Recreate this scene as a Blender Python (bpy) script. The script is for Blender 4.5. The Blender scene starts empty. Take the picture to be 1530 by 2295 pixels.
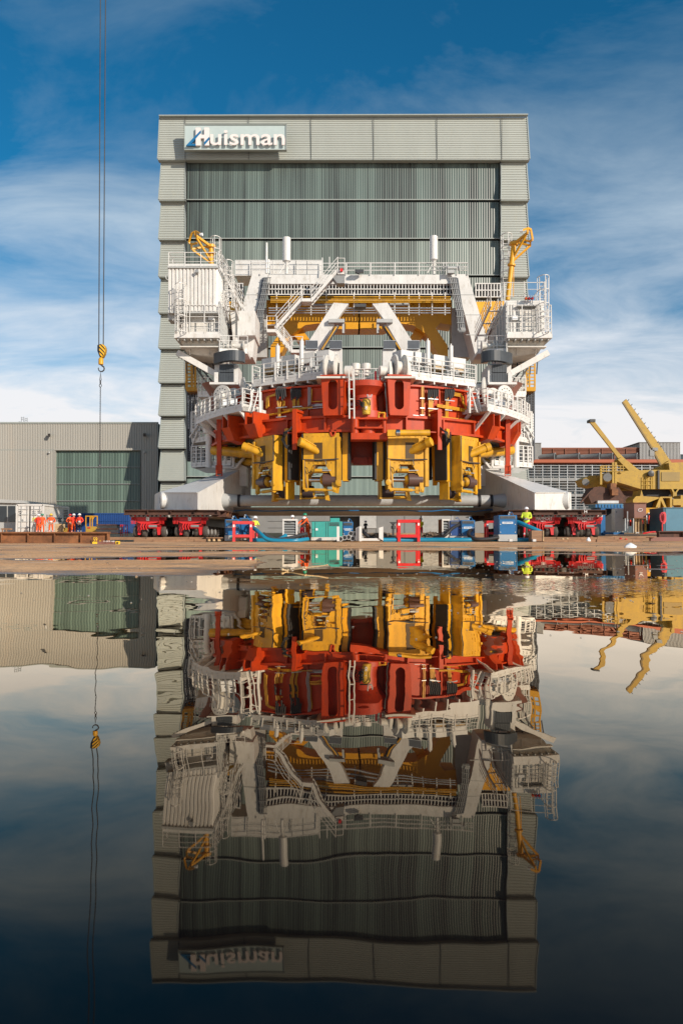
import bpy, bmesh, math, random
from mathutils import Vector, noise
PI = math.pi
scene = bpy.context.scene
# ------------------------------------------------------------------ camera
FPX, CX, HZ, CAMH, PITCH = 1785.0, 765.0, 1209.0, 0.20, math.radians(2.8)
PROW = HZ - FPX * math.tan(PITCH)
cd = bpy.data.cameras.new('camera')
cd.sensor_fit = 'HORIZONTAL'; cd.sensor_width = 24.0; cd.lens = FPX / 1530 * 24.0
cd.shift_y = (PROW - 1147.5) / 1530.0
cd.clip_start = 0.05; cd.clip_end = 6000
cam = bpy.data.objects.new('camera', cd)
cam.location = (0, 0, CAMH); cam.rotation_euler = (PI / 2 + PITCH, 0, 0)
scene.collection.objects.link(cam); scene.camera = cam
# ------------------------------------------------------------------ sun + sky
SUN_AZ, SUN_EL = math.radians(43), math.radians(23)   # az: to the right of straight behind the camera
sdir = Vector((math.sin(SUN_AZ) * math.cos(SUN_EL), -math.cos(SUN_AZ) * math.cos(SUN_EL), math.sin(SUN_EL)))
ld = bpy.data.lights.new('sun', 'SUN'); ld.energy = 4.2; ld.angle = math.radians(0.5); ld.color = (1.0, 0.88, 0.75)
lo = bpy.data.objects.new('sun', ld); lo.rotation_euler = sdir.to_track_quat('Z', 'Y').to_euler(); lo.location = (40, -40, 60)
scene.collection.objects.link(lo)
w = bpy.data.worlds.new('World'); scene.world = w; w.use_nodes = True
nt = w.node_tree; nt.nodes.clear()
def N(t, **k):
    n = nt.nodes.new(t)
    for a, b in k.items():
        if a == 'inp':
            for i, v in b.items(): n.inputs[i].default_value = v
        else: setattr(n, a, b)
    return n
def L(a, i, b, j): nt.links.new(a.outputs[i], b.inputs[j])
def mth(op, a, b=None, c=None, clamp=False):
    n = nt.nodes.new('ShaderNodeMath'); n.operation = op; n.use_clamp = clamp
    for k, v in enumerate((a, b, c)):
        if v is None: continue
        if isinstance(v, (int, float)): n.inputs[k].default_value = v
        else: nt.links.new(v, n.inputs[k])
    return n.outputs[0]
sky = N('ShaderNodeTexSky', sky_type='NISHITA'); sky.sun_disc = False
sky.sun_elevation = SUN_EL; sky.sun_rotation = math.atan2(sdir.x, sdir.y)
sky.air_density = 1.0; sky.dust_density = 0.4; sky.ozone_density = 3.0
tc = N('ShaderNodeTexCoord')
sep = N('ShaderNodeSeparateXYZ'); L(tc, 'Generated', sep, 0)
zc = mth('MAXIMUM', sep.outputs[2], 0.0)
# wispy cloud veil: noise on a cloud plane far above (direction / (z + c))
den = mth('ADD', zc, 0.16)
cx = mth('DIVIDE', sep.outputs[0], den); cy = mth('DIVIDE', sep.outputs[1], den)
cmb = N('ShaderNodeCombineXYZ'); nt.links.new(cx, cmb.inputs[0]); nt.links.new(cy, cmb.inputs[1])
mp = N('ShaderNodeMapping'); L(cmb, 0, mp, 0); mp.inputs['Rotation'].default_value = (0, 0, math.radians(-28)); mp.inputs['Scale'].default_value = (0.9, 1.3, 1)
mp.inputs['Location'].default_value = (3.1, 1.3, 0)
n1 = N('ShaderNodeTexNoise', inp={'Scale': 1.9, 'Detail': 10, 'Roughness': 0.6, 'Distortion': 0.5}); L(mp, 0, n1, 0)
n2 = N('ShaderNodeTexNoise', inp={'Scale': 0.5, 'Detail': 3, 'Roughness': 0.5}); L(mp, 0, n2, 0)
nn = mth('ADD', mth('MULTIPLY', n1.outputs[0], 0.62), mth('MULTIPLY', n2.outputs[0], 0.5))
# cover falls with elevation
cov = N('ShaderNodeValToRGB'); nt.links.new(zc, cov.inputs[0])
cr = cov.color_ramp; cr.elements[0].position = 0.0; cr.elements[0].color = (1, 1, 1, 1)
cr.elements[1].position = 0.56; cr.elements[1].color = (0.20, 0.20, 0.20, 1)
for p, v in ((0.10, 0.97), (0.19, 0.74), (0.30, 0.40), (0.42, 0.24)):
    e = cr.elements.new(p); e.color = (v, v, v, 1)
m = mth('ADD', mth('MULTIPLY', mth('SUBTRACT', nn, 0.545), 2.7), mth('MULTIPLY', mth('SUBTRACT', cov.outputs[0], 0.22), 1.5), clamp=True)
m = mth('MULTIPLY', m, 0.94)
hs = N('ShaderNodeMix', data_type='RGBA', blend_type='MULTIPLY'); hs.inputs[0].default_value = 1.0
L(sky, 0, hs, 6); hs.inputs[7].default_value = (0.11, 0.78, 0.98, 1)
cl = N('ShaderNodeValToRGB'); nt.links.new(zc, cl.inputs[0])
c2 = cl.color_ramp; c2.elements[0].color = (0.98, 0.90, 0.86, 1); c2.elements[1].position = 0.5; c2.elements[1].color = (0.30, 0.42, 0.52, 1)
e = c2.elements.new(0.22); e.color = (0.92, 0.94, 0.98, 1)
e = c2.elements.new(0.36); e.color = (0.66, 0.77, 0.86, 1)
clb = N('ShaderNodeMix', data_type='RGBA', blend_type='MULTIPLY'); clb.inputs[0].default_value = 1.0
L(cl, 0, clb, 6); clb.inputs[7].default_value = (9.6, 9.5, 9.4, 1)
mx = N('ShaderNodeMix', data_type='RGBA'); nt.links.new(m, mx.inputs[0]); L(hs, 2, mx, 6); L(clb, 2, mx, 7)
bg = N('ShaderNodeBackground'); bg.inputs[1].default_value = 0.085
L(mx, 2, bg, 0); out = N('ShaderNodeOutputWorld'); L(bg, 0, out, 0)
scene.view_settings.view_transform = 'Standard'; scene.view_settings.look = 'None'
scene.view_settings.exposure = 0.30; scene.view_settings.gamma = 1.0
scene.render.engine = 'CYCLES'
scene.cycles.max_bounces = 6; scene.cycles.glossy_bounces = 3; scene.cycles.diffuse_bounces = 3
# ------------------------------------------------------------------ helpers
CT, ST = math.cos(PITCH), math.sin(PITCH)
DOFF = 0.0
def V(px, py, D):
    D = D + globals()['DOFF']
    x = (px - CX) / FPX; y = (PROW - py) / FPX
    t = D / (CT - y * ST)
    return Vector((x * t, D, CAMH + t * (ST + y * CT)))
def lerp(a, b, t): return a + (b - a) * t
MATS = {}
def mat(name, col, rough=0.5, metal=0.0, var=0.12, scale=1.5, dirt=0.0, dirtcol=(0.12, 0.07, 0.04), bump=0.0, stretch=(1, 1, 1), spec=0.5):
    m = bpy.data.materials.new(name); m.use_nodes = True; t = m.node_tree
    b = t.nodes['Principled BSDF']; b.inputs['Roughness'].default_value = rough; b.inputs['Metallic'].default_value = metal
    b.inputs['Specular IOR Level'].default_value = spec
    tc = t.nodes.new('ShaderNodeTexCoord'); mp = t.nodes.new('ShaderNodeMapping'); mp.inputs['Scale'].default_value = stretch
    t.links.new(tc.outputs['Object'], mp.inputs[0])
    n = t.nodes.new('ShaderNodeTexNoise'); n.inputs['Scale'].default_value = scale; n.inputs['Detail'].default_value = 6; n.inputs['Roughness'].default_value = 0.6
    t.links.new(mp.outputs[0], n.inputs[0])
    r = t.nodes.new('ShaderNodeValToRGB'); r.color_ramp.elements[0].position = 0.3; r.color_ramp.elements[1].position = 0.7
    r.color_ramp.elements[0].color = tuple(c * (1 - var) for c in col) + (1,)
    r.color_ramp.elements[1].color = tuple(min(1, c * (1 + var)) for c in col) + (1,)
    t.links.new(n.outputs[0], r.inputs[0]); last = r.outputs[0]
    if dirt > 0:
        n2 = t.nodes.new('ShaderNodeTexNoise'); n2.inputs['Scale'].default_value = scale * 2.3; n2.inputs['Detail'].default_value = 9; n2.inputs['Roughness'].default_value = 0.7
        t.links.new(mp.outputs[0], n2.inputs[0])
        r2 = t.nodes.new('ShaderNodeValToRGB'); r2.color_ramp.elements[0].position = 0.62 - dirt * 0.25; r2.color_ramp.elements[1].position = 0.75
        t.links.new(n2.outputs[0], r2.inputs[0])
        mx = t.nodes.new('ShaderNodeMix'); mx.data_type = 'RGBA'; t.links.new(r2.outputs[0], mx.inputs[0]); t.links.new(last, mx.inputs[6]); mx.inputs[7].default_value = dirtcol + (1,)
        last = mx.outputs[2]
    t.links.new(last, b.inputs['Base Color'])
    if bump > 0:
        bp = t.nodes.new('ShaderNodeBump'); bp.inputs['Distance'].default_value = bump; bp.inputs['Strength'].default_value = 0.6
        t.links.new(n.outputs[0], bp.inputs['Height']); t.links.new(bp.outputs[0], b.inputs['Normal'])
    rr = t.nodes.new('ShaderNodeMapRange'); rr.inputs[3].default_value = max(0.05, rough - 0.1); rr.inputs[4].default_value = min(1, rough + 0.12)
    t.links.new(n.outputs[0], rr.inputs[0]); t.links.new(rr.outputs[0], b.inputs['Roughness'])
    MATS[name] = m; return m
white = mat('white_paint', (0.64, 0.63, 0.60), 0.42, var=0.08, stretch=(1, 1, .4), dirt=0.35, dirtcol=(0.42, 0.38, 0.32))
offwhite = mat('offwhite_paint', (0.60, 0.58, 0.53), 0.5, var=0.08, dirt=0.3, dirtcol=(0.35, 0.3, 0.24))
lgrey = mat('light_grey_paint', (0.40, 0.41, 0.40), 0.5, var=0.08, dirt=0.2, dirtcol=(0.26, 0.25, 0.23))
mgrey = mat('grey_paint', (0.24, 0.25, 0.25), 0.5, var=0.1, dirt=0.2, dirtcol=(0.15, 0.14, 0.13))
galv = mat('galvanised_steel', (0.46, 0.48, 0.49), 0.4, 0.6, var=0.12)
orange = mat('red_oxide_paint', (0.46, 0.046, 0.006), 0.42, spec=.3, var=0.22, scale=1.1, stretch=(1, 1, .4), dirt=0.55, dirtcol=(0.28, 0.04, 0.02))
dorange = mat('deep_red_paint', (0.44, 0.045, 0.015), 0.45, var=0.12, dirt=0.3, dirtcol=(0.16, 0.03, 0.015))
yellow = mat('yellow_paint', (0.60, 0.31, 0.016), 0.40, spec=.35, var=0.2, scale=1.3, stretch=(1, 1, .4), dirt=0.6, dirtcol=(0.38, 0.21, 0.03))
byellow = mat('golden_yellow_paint', (0.68, 0.33, 0.010), 0.42, var=0.06, dirt=0.12, dirtcol=(0.5, 0.27, 0.02))
sand_y = mat('faded_yellow_paint', (0.42, 0.265, 0.035), 0.55, var=0.14, dirt=0.4, dirtcol=(0.24, 0.15, 0.06))
black = mat('black_rubber', (0.018, 0.018, 0.02), 0.6, var=0.3)
dark = mat('dark_steel', (0.05, 0.052, 0.055), 0.45, var=0.25)
dslate = mat('slate_plastic', (0.055, 0.065, 0.075), 0.45, var=0.2)
chrome = mat('chromed_steel', (0.62, 0.60, 0.57), 0.18, 1.0, var=0.05)
brownroll = mat('brown_polyurethane', (0.10, 0.055, 0.045), 0.32, var=0.12)
rust = mat('rusty_steel', (0.22, 0.09, 0.035), 0.75, var=0.45, scale=2.2, dirt=0.5, dirtcol=(0.07, 0.035, 0.02), bump=0.01)
drust = mat('dark_rusty_steel', (0.09, 0.04, 0.026), 0.75, var=0.4, scale=1.8, dirt=0.5, dirtcol=(0.03, 0.018, 0.014), bump=0.01)
clad = mat('cladding_beige_green', (0.35, 0.37, 0.335), 0.45, var=0.05, scale=0.35, dirt=0.12, dirtcol=(0.36, 0.37, 0.31), stretch=(1, 1, 0.2))
clad2 = mat('cladding_sand', (0.33, 0.32, 0.285), 0.5, var=0.05, scale=0.3, dirt=0.12, dirtcol=(0.36, 0.33, 0.28), stretch=(1, 1, 0.15))
cladedge = mat('cladding_trim', (0.29, 0.32, 0.30), 0.45, var=0.05)
gladk = mat('dark_seam_shade', (0.03, 0.035, 0.035), 0.5)  # for dark joints, and for shade painted below the overhangs
red = mat('bright_red_paint', (0.60, 0.018, 0.02), 0.38, var=0.15, dirt=0.25, dirtcol=(0.25, 0.02, 0.015))
spred = mat('pinkish_red_paint', (0.62, 0.05, 0.05), 0.45, var=0.12, dirt=0.2, dirtcol=(0.35, 0.06, 0.04))
blue = mat('blue_paint', (0.012, 0.13, 0.33), 0.4, var=0.12, dirt=0.2, dirtcol=(0.02, 0.07, 0.16))
nblue = mat('container_blue', (0.012, 0.06, 0.22), 0.5, var=0.1, dirt=0.2, dirtcol=(0.02, 0.05, 0.12))
tblue = mat('dusty_blue_paint', (0.07, 0.19, 0.27), 0.55, var=0.1, dirt=0.2, dirtcol=(0.08, 0.14, 0.18))
hose_b = mat('blue_hose', (0.01, 0.20, 0.33), 0.32, var=0.1)
teal = mat('teal_paint', (0.04, 0.33, 0.29), 0.5, var=0.1, dirt=0.3, dirtcol=(0.10, 0.22, 0.19))
brick = mat('brown_primer', (0.22, 0.10, 0.075), 0.6, var=0.1, dirt=0.2, dirtcol=(0.13, 0.06, 0.045))
wood = mat('weathered_timber', (0.28, 0.16, 0.09), 0.8, var=0.35, scale=4, dirt=0.4, dirtcol=(0.10, 0.06, 0.04), stretch=(0.15, 1, 1.5), bump=0.01)
palewood = mat('pale_timber', (0.50, 0.36, 0.20), 0.75, var=0.25, scale=5)
tyre = mat('dusty_tyre', (0.075, 0.065, 0.055), 0.8, var=0.3, scale=5)
mud = mat('mud_and_rope', (0.16, 0.12, 0.085), 0.9, var=0.5, scale=9, bump=0.03)
skin = mat('skin', (0.42, 0.22, 0.15), 0.55, var=0.05)
hvo = mat('orange_workwear', (0.78, 0.10, 0.012), 0.75, var=0.15, scale=6)
hvr = mat('hi_vis_red_orange', (0.85, 0.055, 0.02), 0.7, var=0.1, scale=6)
hvy = mat('hi_vis_yellow', (0.62, 0.74, 0.05), 0.7, var=0.12, scale=6)
navy = mat('navy_cloth', (0.012, 0.018, 0.04), 0.8, var=0.2, scale=6)
redcloth = mat('red_cloth', (0.55, 0.012, 0.03), 0.75, var=0.15, scale=6)
dkbrown = mat('dark_brown_cloth', (0.035, 0.022, 0.022), 0.8, var=0.2)
helm_w = mat('white_helmet', (0.8, 0.8, 0.8), 0.3); helm_y = mat('yellow_helmet', (0.85, 0.5, 0.02), 0.3)
helm_g = mat('green_helmet', (0.01, 0.22, 0.12), 0.3); helm_r = mat('red_helmet', (0.6, 0.03, 0.02), 0.3)
reflec = mat('reflective_tape', (0.75, 0.76, 0.78), 0.3, 0.2)
glassd = mat('dark_window_glass', (0.012, 0.018, 0.024), 0.08, var=0.3, spec=0.8)
glassl = mat('pale_window_glass', (0.05, 0.075, 0.09), 0.1, var=0.7, scale=0.5, spec=0.8)
terra = mat('terracotta_cladding', (0.28, 0.10, 0.055), 0.6, var=0.1)
fascia = mat('orange_fascia', (0.36, 0.085, 0.03), 0.5, var=0.06)
scr = mat('dark_grille', (0.075, 0.085, 0.10), 0.5, var=0.15)
plastic_w = mat('white_plastic_sheet', (0.75, 0.77, 0.78), 0.5)
textdk = mat('dark_lettering', (0.02, 0.03, 0.05), 0.5)
textbl = mat('blue_lettering', (0.01, 0.13, 0.30), 0.4)
textwh = mat('white_lettering', (0.82, 0.80, 0.78), 0.45, var=0.03)
texty = mat('yellow_lettering', (0.85, 0.55, 0.03), 0.5, var=0.1)
lampred = mat('red_lamp_glass', (0.35, 0.01, 0.02), 0.2); lampor = mat('orange_lamp_glass', (0.6, 0.09, 0.01), 0.2)
yelsign = mat('yellow_sticker', (0.75, 0.68, 0.05), 0.5)
blueyel = [yellow, dark]
# translucent streaky door panels
def doormat(name, a, b, sc):
    m = bpy.data.materials.new(name); m.use_nodes = True; t = m.node_tree; p = t.nodes['Principled BSDF']
    tc = t.nodes.new('ShaderNodeTexCoord'); outs = []
    for s, st in ((sc, (1, 0, 0.012)), (sc * 5, (1, 0, 0.01)), (0.12, (1, 1, 0.6))):
        mp = t.nodes.new('ShaderNodeMapping'); mp.inputs['Scale'].default_value = st; t.links.new(tc.outputs['Object'], mp.inputs[0])
        n = t.nodes.new('ShaderNodeTexNoise'); n.inputs['Scale'].default_value = s; n.inputs['Detail'].default_value = 4; t.links.new(mp.outputs[0], n.inputs[0]); outs.append(n.outputs[0])
    def mm(op, x, y):
        q = t.nodes.new('ShaderNodeMath'); q.operation = op
        for k, v in enumerate((x, y)):
            if isinstance(v, float): q.inputs[k].default_value = v
            else: t.links.new(v, q.inputs[k])
        return q.outputs[0]
    s = mm('ADD', mm('ADD', mm('MULTIPLY', outs[0], 0.55), mm('MULTIPLY', outs[1], 0.5)), mm('MULTIPLY', outs[2], 0.15))
    r = t.nodes.new('ShaderNodeValToRGB'); e = r.color_ramp.elements; e[0].position = 0.46; e[0].color = a + (1,); e[1].position = 0.76; e[1].color = b + (1,)
    k = r.color_ramp.elements.new(0.6); k.color = tuple((x + y) * 0.5 for x, y in zip(a, b)) + (1,)
    t.links.new(s, r.inputs[0]); t.links.new(r.outputs[0], p.inputs['Base Color']); p.inputs['Roughness'].default_value = 0.3
    return m
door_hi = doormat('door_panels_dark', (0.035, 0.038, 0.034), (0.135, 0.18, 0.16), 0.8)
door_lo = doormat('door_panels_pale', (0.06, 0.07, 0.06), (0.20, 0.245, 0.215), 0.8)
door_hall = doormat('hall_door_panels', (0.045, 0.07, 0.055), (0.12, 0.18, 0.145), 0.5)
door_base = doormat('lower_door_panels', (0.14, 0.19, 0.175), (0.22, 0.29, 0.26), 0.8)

class MB:
    """collects shapes, build() links them as one mesh object"""
    def __init__(s, mir=None): s.v = []; s.f = []; s.mi = []; s.mir = mir; s.T = None
    def add(s, vs, fs, m=0):
        o = len(s.v)
        for p in vs:
            p = Vector(p)
            if s.T: p = s.T(p)
            if s.mir is not None: p = Vector((2 * s.mir - p.x, p.y, p.z))
            s.v.append(p)
        for f in fs: s.f.append([o + i for i in f]); s.mi.append(m)
        return s
    def quad(s, a, b, c, d, m=0): return s.add((a, b, c, d), [(0, 1, 2, 3)], m)
    def box(s, x0, x1, y0, y1, z0, z1, m=0):
        return s.add([(x, y, z) for z in (z0, z1) for y in (y0, y1) for x in (x0, x1)],
                     [(0, 2, 3, 1), (4, 5, 7, 6), (0, 1, 5, 4), (2, 6, 7, 3), (0, 4, 6, 2), (1, 3, 7, 5)], m)
    def hexa(s, lo, hi, m=0):      # two loops of equal length
        n = len(lo)
        fs = [tuple(range(n))[::-1], tuple(range(n, 2 * n))] + [(i, (i + 1) % n, n + (i + 1) % n, n + i) for i in range(n)]
        return s.add(list(lo) + list(hi), fs, m)
    def prism(s, pts, vec, m=0):
        vec = Vector(vec); return s.hexa(pts, [Vector(p) + vec for p in pts], m)
    def pp(s, pts, D, dep, m=0):   # polygon given in photo pixels at depth D, real thickness dep backwards
        return s.prism([V(x, y, D) for x, y in pts], (0, dep, 0), m)
    def pb(s, x0, y0, x1, y1, D, dep, m=0): return s.pp([(x0, y0), (x1, y0), (x1, y1), (x0, y1)], D, dep, m)
    def ring(s, pts, hole, vec, m=0):   # plate with a hole, same vertex count
        n = len(pts); vec = Vector(vec); vs = [Vector(p) for p in pts] + [Vector(p) for p in hole]
        vs = vs + [p + vec for p in vs]; fs = []
        for i in range(n):
            j = (i + 1) % n
            fs += [(i, j, n + j, n + i), (2 * n + i, 3 * n + i, 3 * n + j, 2 * n + j), (i, 2 * n + i, 2 * n + j, j), (n + i, n + j, 3 * n + j, 3 * n + i)]
        return s.add(vs, fs, m)
    def tube(s, pts, r, n=8, m=0, r2=None, closed=False):
        pts = [Vector(p) for p in pts]; k = len(pts); vs = []; fs = []
        for i, p in enumerate(pts):
            if closed: d = pts[(i + 1) % k] - pts[i - 1]
            else: d = pts[min(i + 1, k - 1)] - pts[max(i - 1, 0)]
            d.normalize(); up = Vector((0, 0, 1)) if abs(d.z) < 0.9 else Vector((0, 1, 0))
            a = d.cross(up).normalized(); b = d.cross(a).normalized()
            rr = r if r2 is None else lerp(r, r2, i / max(1, k - 1))
            for j in range(n):
                t = 2 * PI * (j + 0.5) / n; vs.append(p + (a * math.cos(t) + b * math.sin(t)) * rr)
        for i in range(k if closed else k - 1):
            for j in range(n):
                i2 = (i + 1) % k
                fs.append((i * n + j, i * n + (j + 1) % n, i2 * n + (j + 1) % n, i2 * n + j))
        if not closed: fs += [tuple(range(n))[::-1], tuple(range((k - 1) * n, k * n))]
        return s.add(vs, fs, m)
    def bar(s, a, b, w, h=None, m=0):
        a = Vector(a); b = Vector(b); h = h or w; d = (b - a).normalized()
        up = Vector((0, 0, 1)) if abs(d.z) < 0.95 else Vector((0, 1, 0))
        x = d.cross(up).normalized() * w / 2; z = x.cross(d).normalized() * h / 2
        return s.hexa([a - x - z, a + x - z, a + x + z, a - x + z], [b - x - z, b + x - z, b + x + z, b - x + z], m)
    def lathe(s, c, ax, prof, n=20, m=0):
        c = Vector(c); ax = Vector(ax).normalized(); up = Vector((0, 0, 1)) if abs(ax.z) < 0.9 else Vector((0, 1, 0))
        a = ax.cross(up).normalized(); b = ax.cross(a); vs = []; fs = []
        for t, r in prof:
            for j in range(n):
                q = 2 * PI * j / n; vs.append(c + ax * t + (a * math.cos(q) + b * math.sin(q)) * max(r, 1e-4))
        for i in range(len(prof) - 1):
            for j in range(n): fs.append((i * n + j, i * n + (j + 1) % n, (i + 1) * n + (j + 1) % n, (i + 1) * n + j))
        fs += [tuple(range(n))[::-1], tuple(range((len(prof) - 1) * n, len(prof) * n))]
        return s.add(vs, fs, m)
    def ribbed(s, a, b, c, d, n, out, m=0):
        """corrugated sheet a-b (start edge) to d-c (end edge), n ribs counted from a to d, pushed out by vector"""
        a, b, c, d = map(Vector, (a, b, c, d)); out = Vector(out); vs = []; fs = []
        for i in range(n):
            for t, o in ((0.0, 0), (0.12, 1), (0.62, 1), (0.74, 0)):
                u = (i + t) / n; vs += [a.lerp(d, u) + out * o, b.lerp(c, u) + out * o]
        vs += [d, c]; k = len(vs) // 2
        for i in range(k - 1): fs.append((2 * i, 2 * i + 1, 2 * i + 3, 2 * i + 2))
        return s.add(vs, fs, m)
    def build(s, name, mats, parent=None, smooth=True, recalc=True, bevel=0):
        me = bpy.data.meshes.new(name)
        off = Vector((0, 0, 0)); q = parent
        while q: off += q.location; q = q.parent
        me.from_pydata([p - off for p in s.v], [], s.f)
        for mm in (mats if isinstance(mats, (list, tuple)) else [mats]): me.materials.append(mm)
        for p, i in zip(me.polygons, s.mi): p.material_index = i
        if recalc:
            bm = bmesh.new(); bm.from_mesh(me); bmesh.ops.recalc_face_normals(bm, faces=bm.faces)
            if bevel: bmesh.ops.bevel(bm, geom=bm.edges[:], offset=bevel, segments=1, affect='EDGES', clamp_overlap=True)
            bm.to_mesh(me); bm.free()
        if smooth:
            for p in me.polygons: p.use_smooth = True
            me.set_sharp_from_angle(angle=math.radians(38))
        o = bpy.data.objects.new(name, me); scene.collection.objects.link(o)
        if parent: o.parent = parent
        return o
def tag(o, label=None, cat=None, group=None, kind=None):
    for k, v in (('label', label), ('category', cat), ('group', group), ('kind', kind)):
        if v: o[k] = v
    return o
def thing(name, loc, label, cat, group=None):
    o = bpy.data.objects.new(name, None); o.empty_display_size = 0.3; o.location = loc; scene.collection.objects.link(o)
    return tag(o, label, cat, group)
def copy_tree(o, parent=None):
    c = o.copy(); scene.collection.objects.link(c); c.parent = parent
    for ch in list(o.children): copy_tree(ch, c)
    return c
def text(body, loc, h, mats, parent, name='lettering', width=None, ext=0.03, off=0.0, align='LEFT', rotz=0.0, shear=0.0):
    cu = bpy.data.curves.new(name, 'FONT'); cu.body = body; cu.size = 1; cu.extrude = 0.5; cu.offset = off; cu.shear = shear; cu.resolution_u = 3
    o = bpy.data.objects.new('tmp', cu); scene.collection.objects.link(o)
    me = bpy.data.meshes.new_from_object(o.evaluated_get(bpy.context.evaluated_depsgraph_get()))
    bpy.data.objects.remove(o); xs = [v.co.x for v in me.vertices]; ys = [v.co.y for v in me.vertices]
    x0, x1, y0, y1 = min(xs), max(xs), min(ys), max(ys)
    sy = h / (y1 - y0); sx = width / (x1 - x0) if width else sy
    pl = Vector((0, 0, 0)); q = parent
    while q: pl += q.location; q = q.parent
    c, s_ = math.cos(rotz), math.sin(rotz); loc = Vector(loc) - pl
    for v in me.vertices:
        x = (v.co.x - x0) * sx; z = (v.co.y - y0) * sy; y = -v.co.z * ext
        if align == 'CENTER': x -= (x1 - x0) * sx / 2
        v.co = loc + Vector((x * c - y * s_, x * s_ + y * c, z))
    me.materials.clear(); me.materials.append(mats)
    r = bpy.data.objects.new(name, me); scene.collection.objects.link(r); r.parent = parent
    return r
def rail(mb, pts, h=1.1, r=0.03, step=1.3, rails=3, post=0.05, kick=True, inside=None):
    pts = [Vector(p) for p in pts]
    for k in range(rails):
        z = h * (k + 1) / rails
        mb.tube([p + Vector((0, 0, z)) for p in pts], r if k == rails - 1 else r * 0.75, 5)
    if kick:
        for a, b in zip(pts, pts[1:]): mb.bar(a + Vector((0, 0, 0.09)), b + Vector((0, 0, 0.09)), 0.02, 0.16)
    for a, b in zip(pts, pts[1:]):
        n = max(1, round((b - a).length / step))
        for i in range(n + (1 if b is pts[-1] else 0)):
            p = a.lerp(b, i / n); mb.bar(p - Vector((0, 0, 0.1)), p + Vector((0, 0, h)), post, post * 1.5)
def ladder(mb, a, b, w=0.45, r=0.025, step=0.3, cage=False, side=None, m=0):
    a = Vector(a); b = Vector(b); s = Vector(side or (w, 0, 0)); s = s.normalized() * w / 2
    mb.tube([a - s, b - s], r, 5, m); mb.tube([a + s, b + s], r, 5, m)
    n = max(2, int((b - a).length / step))
    for i in range(1, n): p = a.lerp(b, i / n); mb.tube([p - s, p + s], r * 0.7, 4, m)
    if cage:
        o = Vector((0, -0.7, 0)); k = max(2, int((b - a).length / 0.9)); loops = []
        for i in range(k + 1):
            p = a.lerp(b, i / k); pts = [p + s * 1.0 * math.cos(t) * 1.6 + o * 0.5 + o * 0.5 * math.sin(t) * -1 * -1 for t in [PI * j / 6 for j in range(7)]]
            pts = [p + s * 1.6 * math.cos(PI * j / 6) + o * math.sin(PI * j / 6) for j in range(7)]
            mb.tube(pts, r * 0.9, 4, m); loops.append(pts)
        for j in (0, 1, 3, 5, 6): mb.tube([l[j] for l in loops], r * 0.7, 4, m)
def stairs(mb, a, b, w=0.8, side=None, m=0, rails=True, step=0.28):
    """flight from a (low) to b (high); side: horizontal unit vector across"""
    a = Vector(a); b = Vector(b); s = Vector(side).normalized() * w / 2
    for q in (-s, s):
        mb.bar(a + q, b + q, 0.07, 0.24, m)
        if rails:
            for hh in (0.35, 0.7, 1.05): mb.tube([a + q + Vector((0, 0, hh)), b + q + Vector((0, 0, hh))], 0.028, 5, m)
            n = max(2, int((b - a).length / 1.3))
            for i in range(n + 1): p = a.lerp(b, i / n) + q; mb.bar(p, p + Vector((0, 0, 1.05)), 0.045, 0.045, m)
    n = max(3, int((b.z - a.z) / step)); d = (b - a); d.z = 0; d = d.normalized() * 0.12
    for i in range(n):
        p = a.lerp(b, (i + 0.5) / n); mb.hexa([p - s - d, p + s - d, p + s + d, p - s + d], [x + Vector((0, 0, 0.04)) for x in (p - s - d, p + s - d, p + s + d, p - s + d)], m)
# ================================================================== setting
def sm(a, b, x):
    t = min(1, max(0, (x - a) / (b - a))); return t * t * (3 - 2 * t)
SH = [(-3000, 1284), (0, 1284), (200, 1285), (350, 1285), (470, 1281), (560, 1276), (620, 1255), (700, 1243), (790, 1238), (1000, 1237), (1120, 1245), (1300, 1252), (1530, 1253), (4000, 1262)]
def shore(px):
    for (a, ya), (b, yb) in zip(SH, SH[1:]):
        if a <= px < b: return FPX * CAMH / (lerp(ya, yb, (px - a) / (b - a)) - HZ)
    return 5.0
def gz(x, y):
    if y < 0.3: return -0.05
    D = y; s = (D - shore(CX + x * FPX / D)) / shore(CX + x * FPX / D)
    z = (0.026 - 0.008 * sm(5, 9, y) * (1 - sm(26, 34, y))) * math.tanh(2.2 * s)
    if D > 2.0:
        nz = noise.fractal(Vector((x * 0.30, y * 0.42, 3.1)), 0.85, 2.1, 7)
        nf = noise.fractal(Vector((x * 2.2, y * 1.6, 7.7)), 0.9, 2.1, 4)
        k = sm(2.2, 6, D)
        z += k * (0.026 * nz + 0.004 * nf) - 0.0125 * sm(5, 9, D) * (1 - sm(26, 34, D))
    z += 0.02 * sm(20, 40, D) + 0.9 * sm(58, 90, D)
    return z
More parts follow.
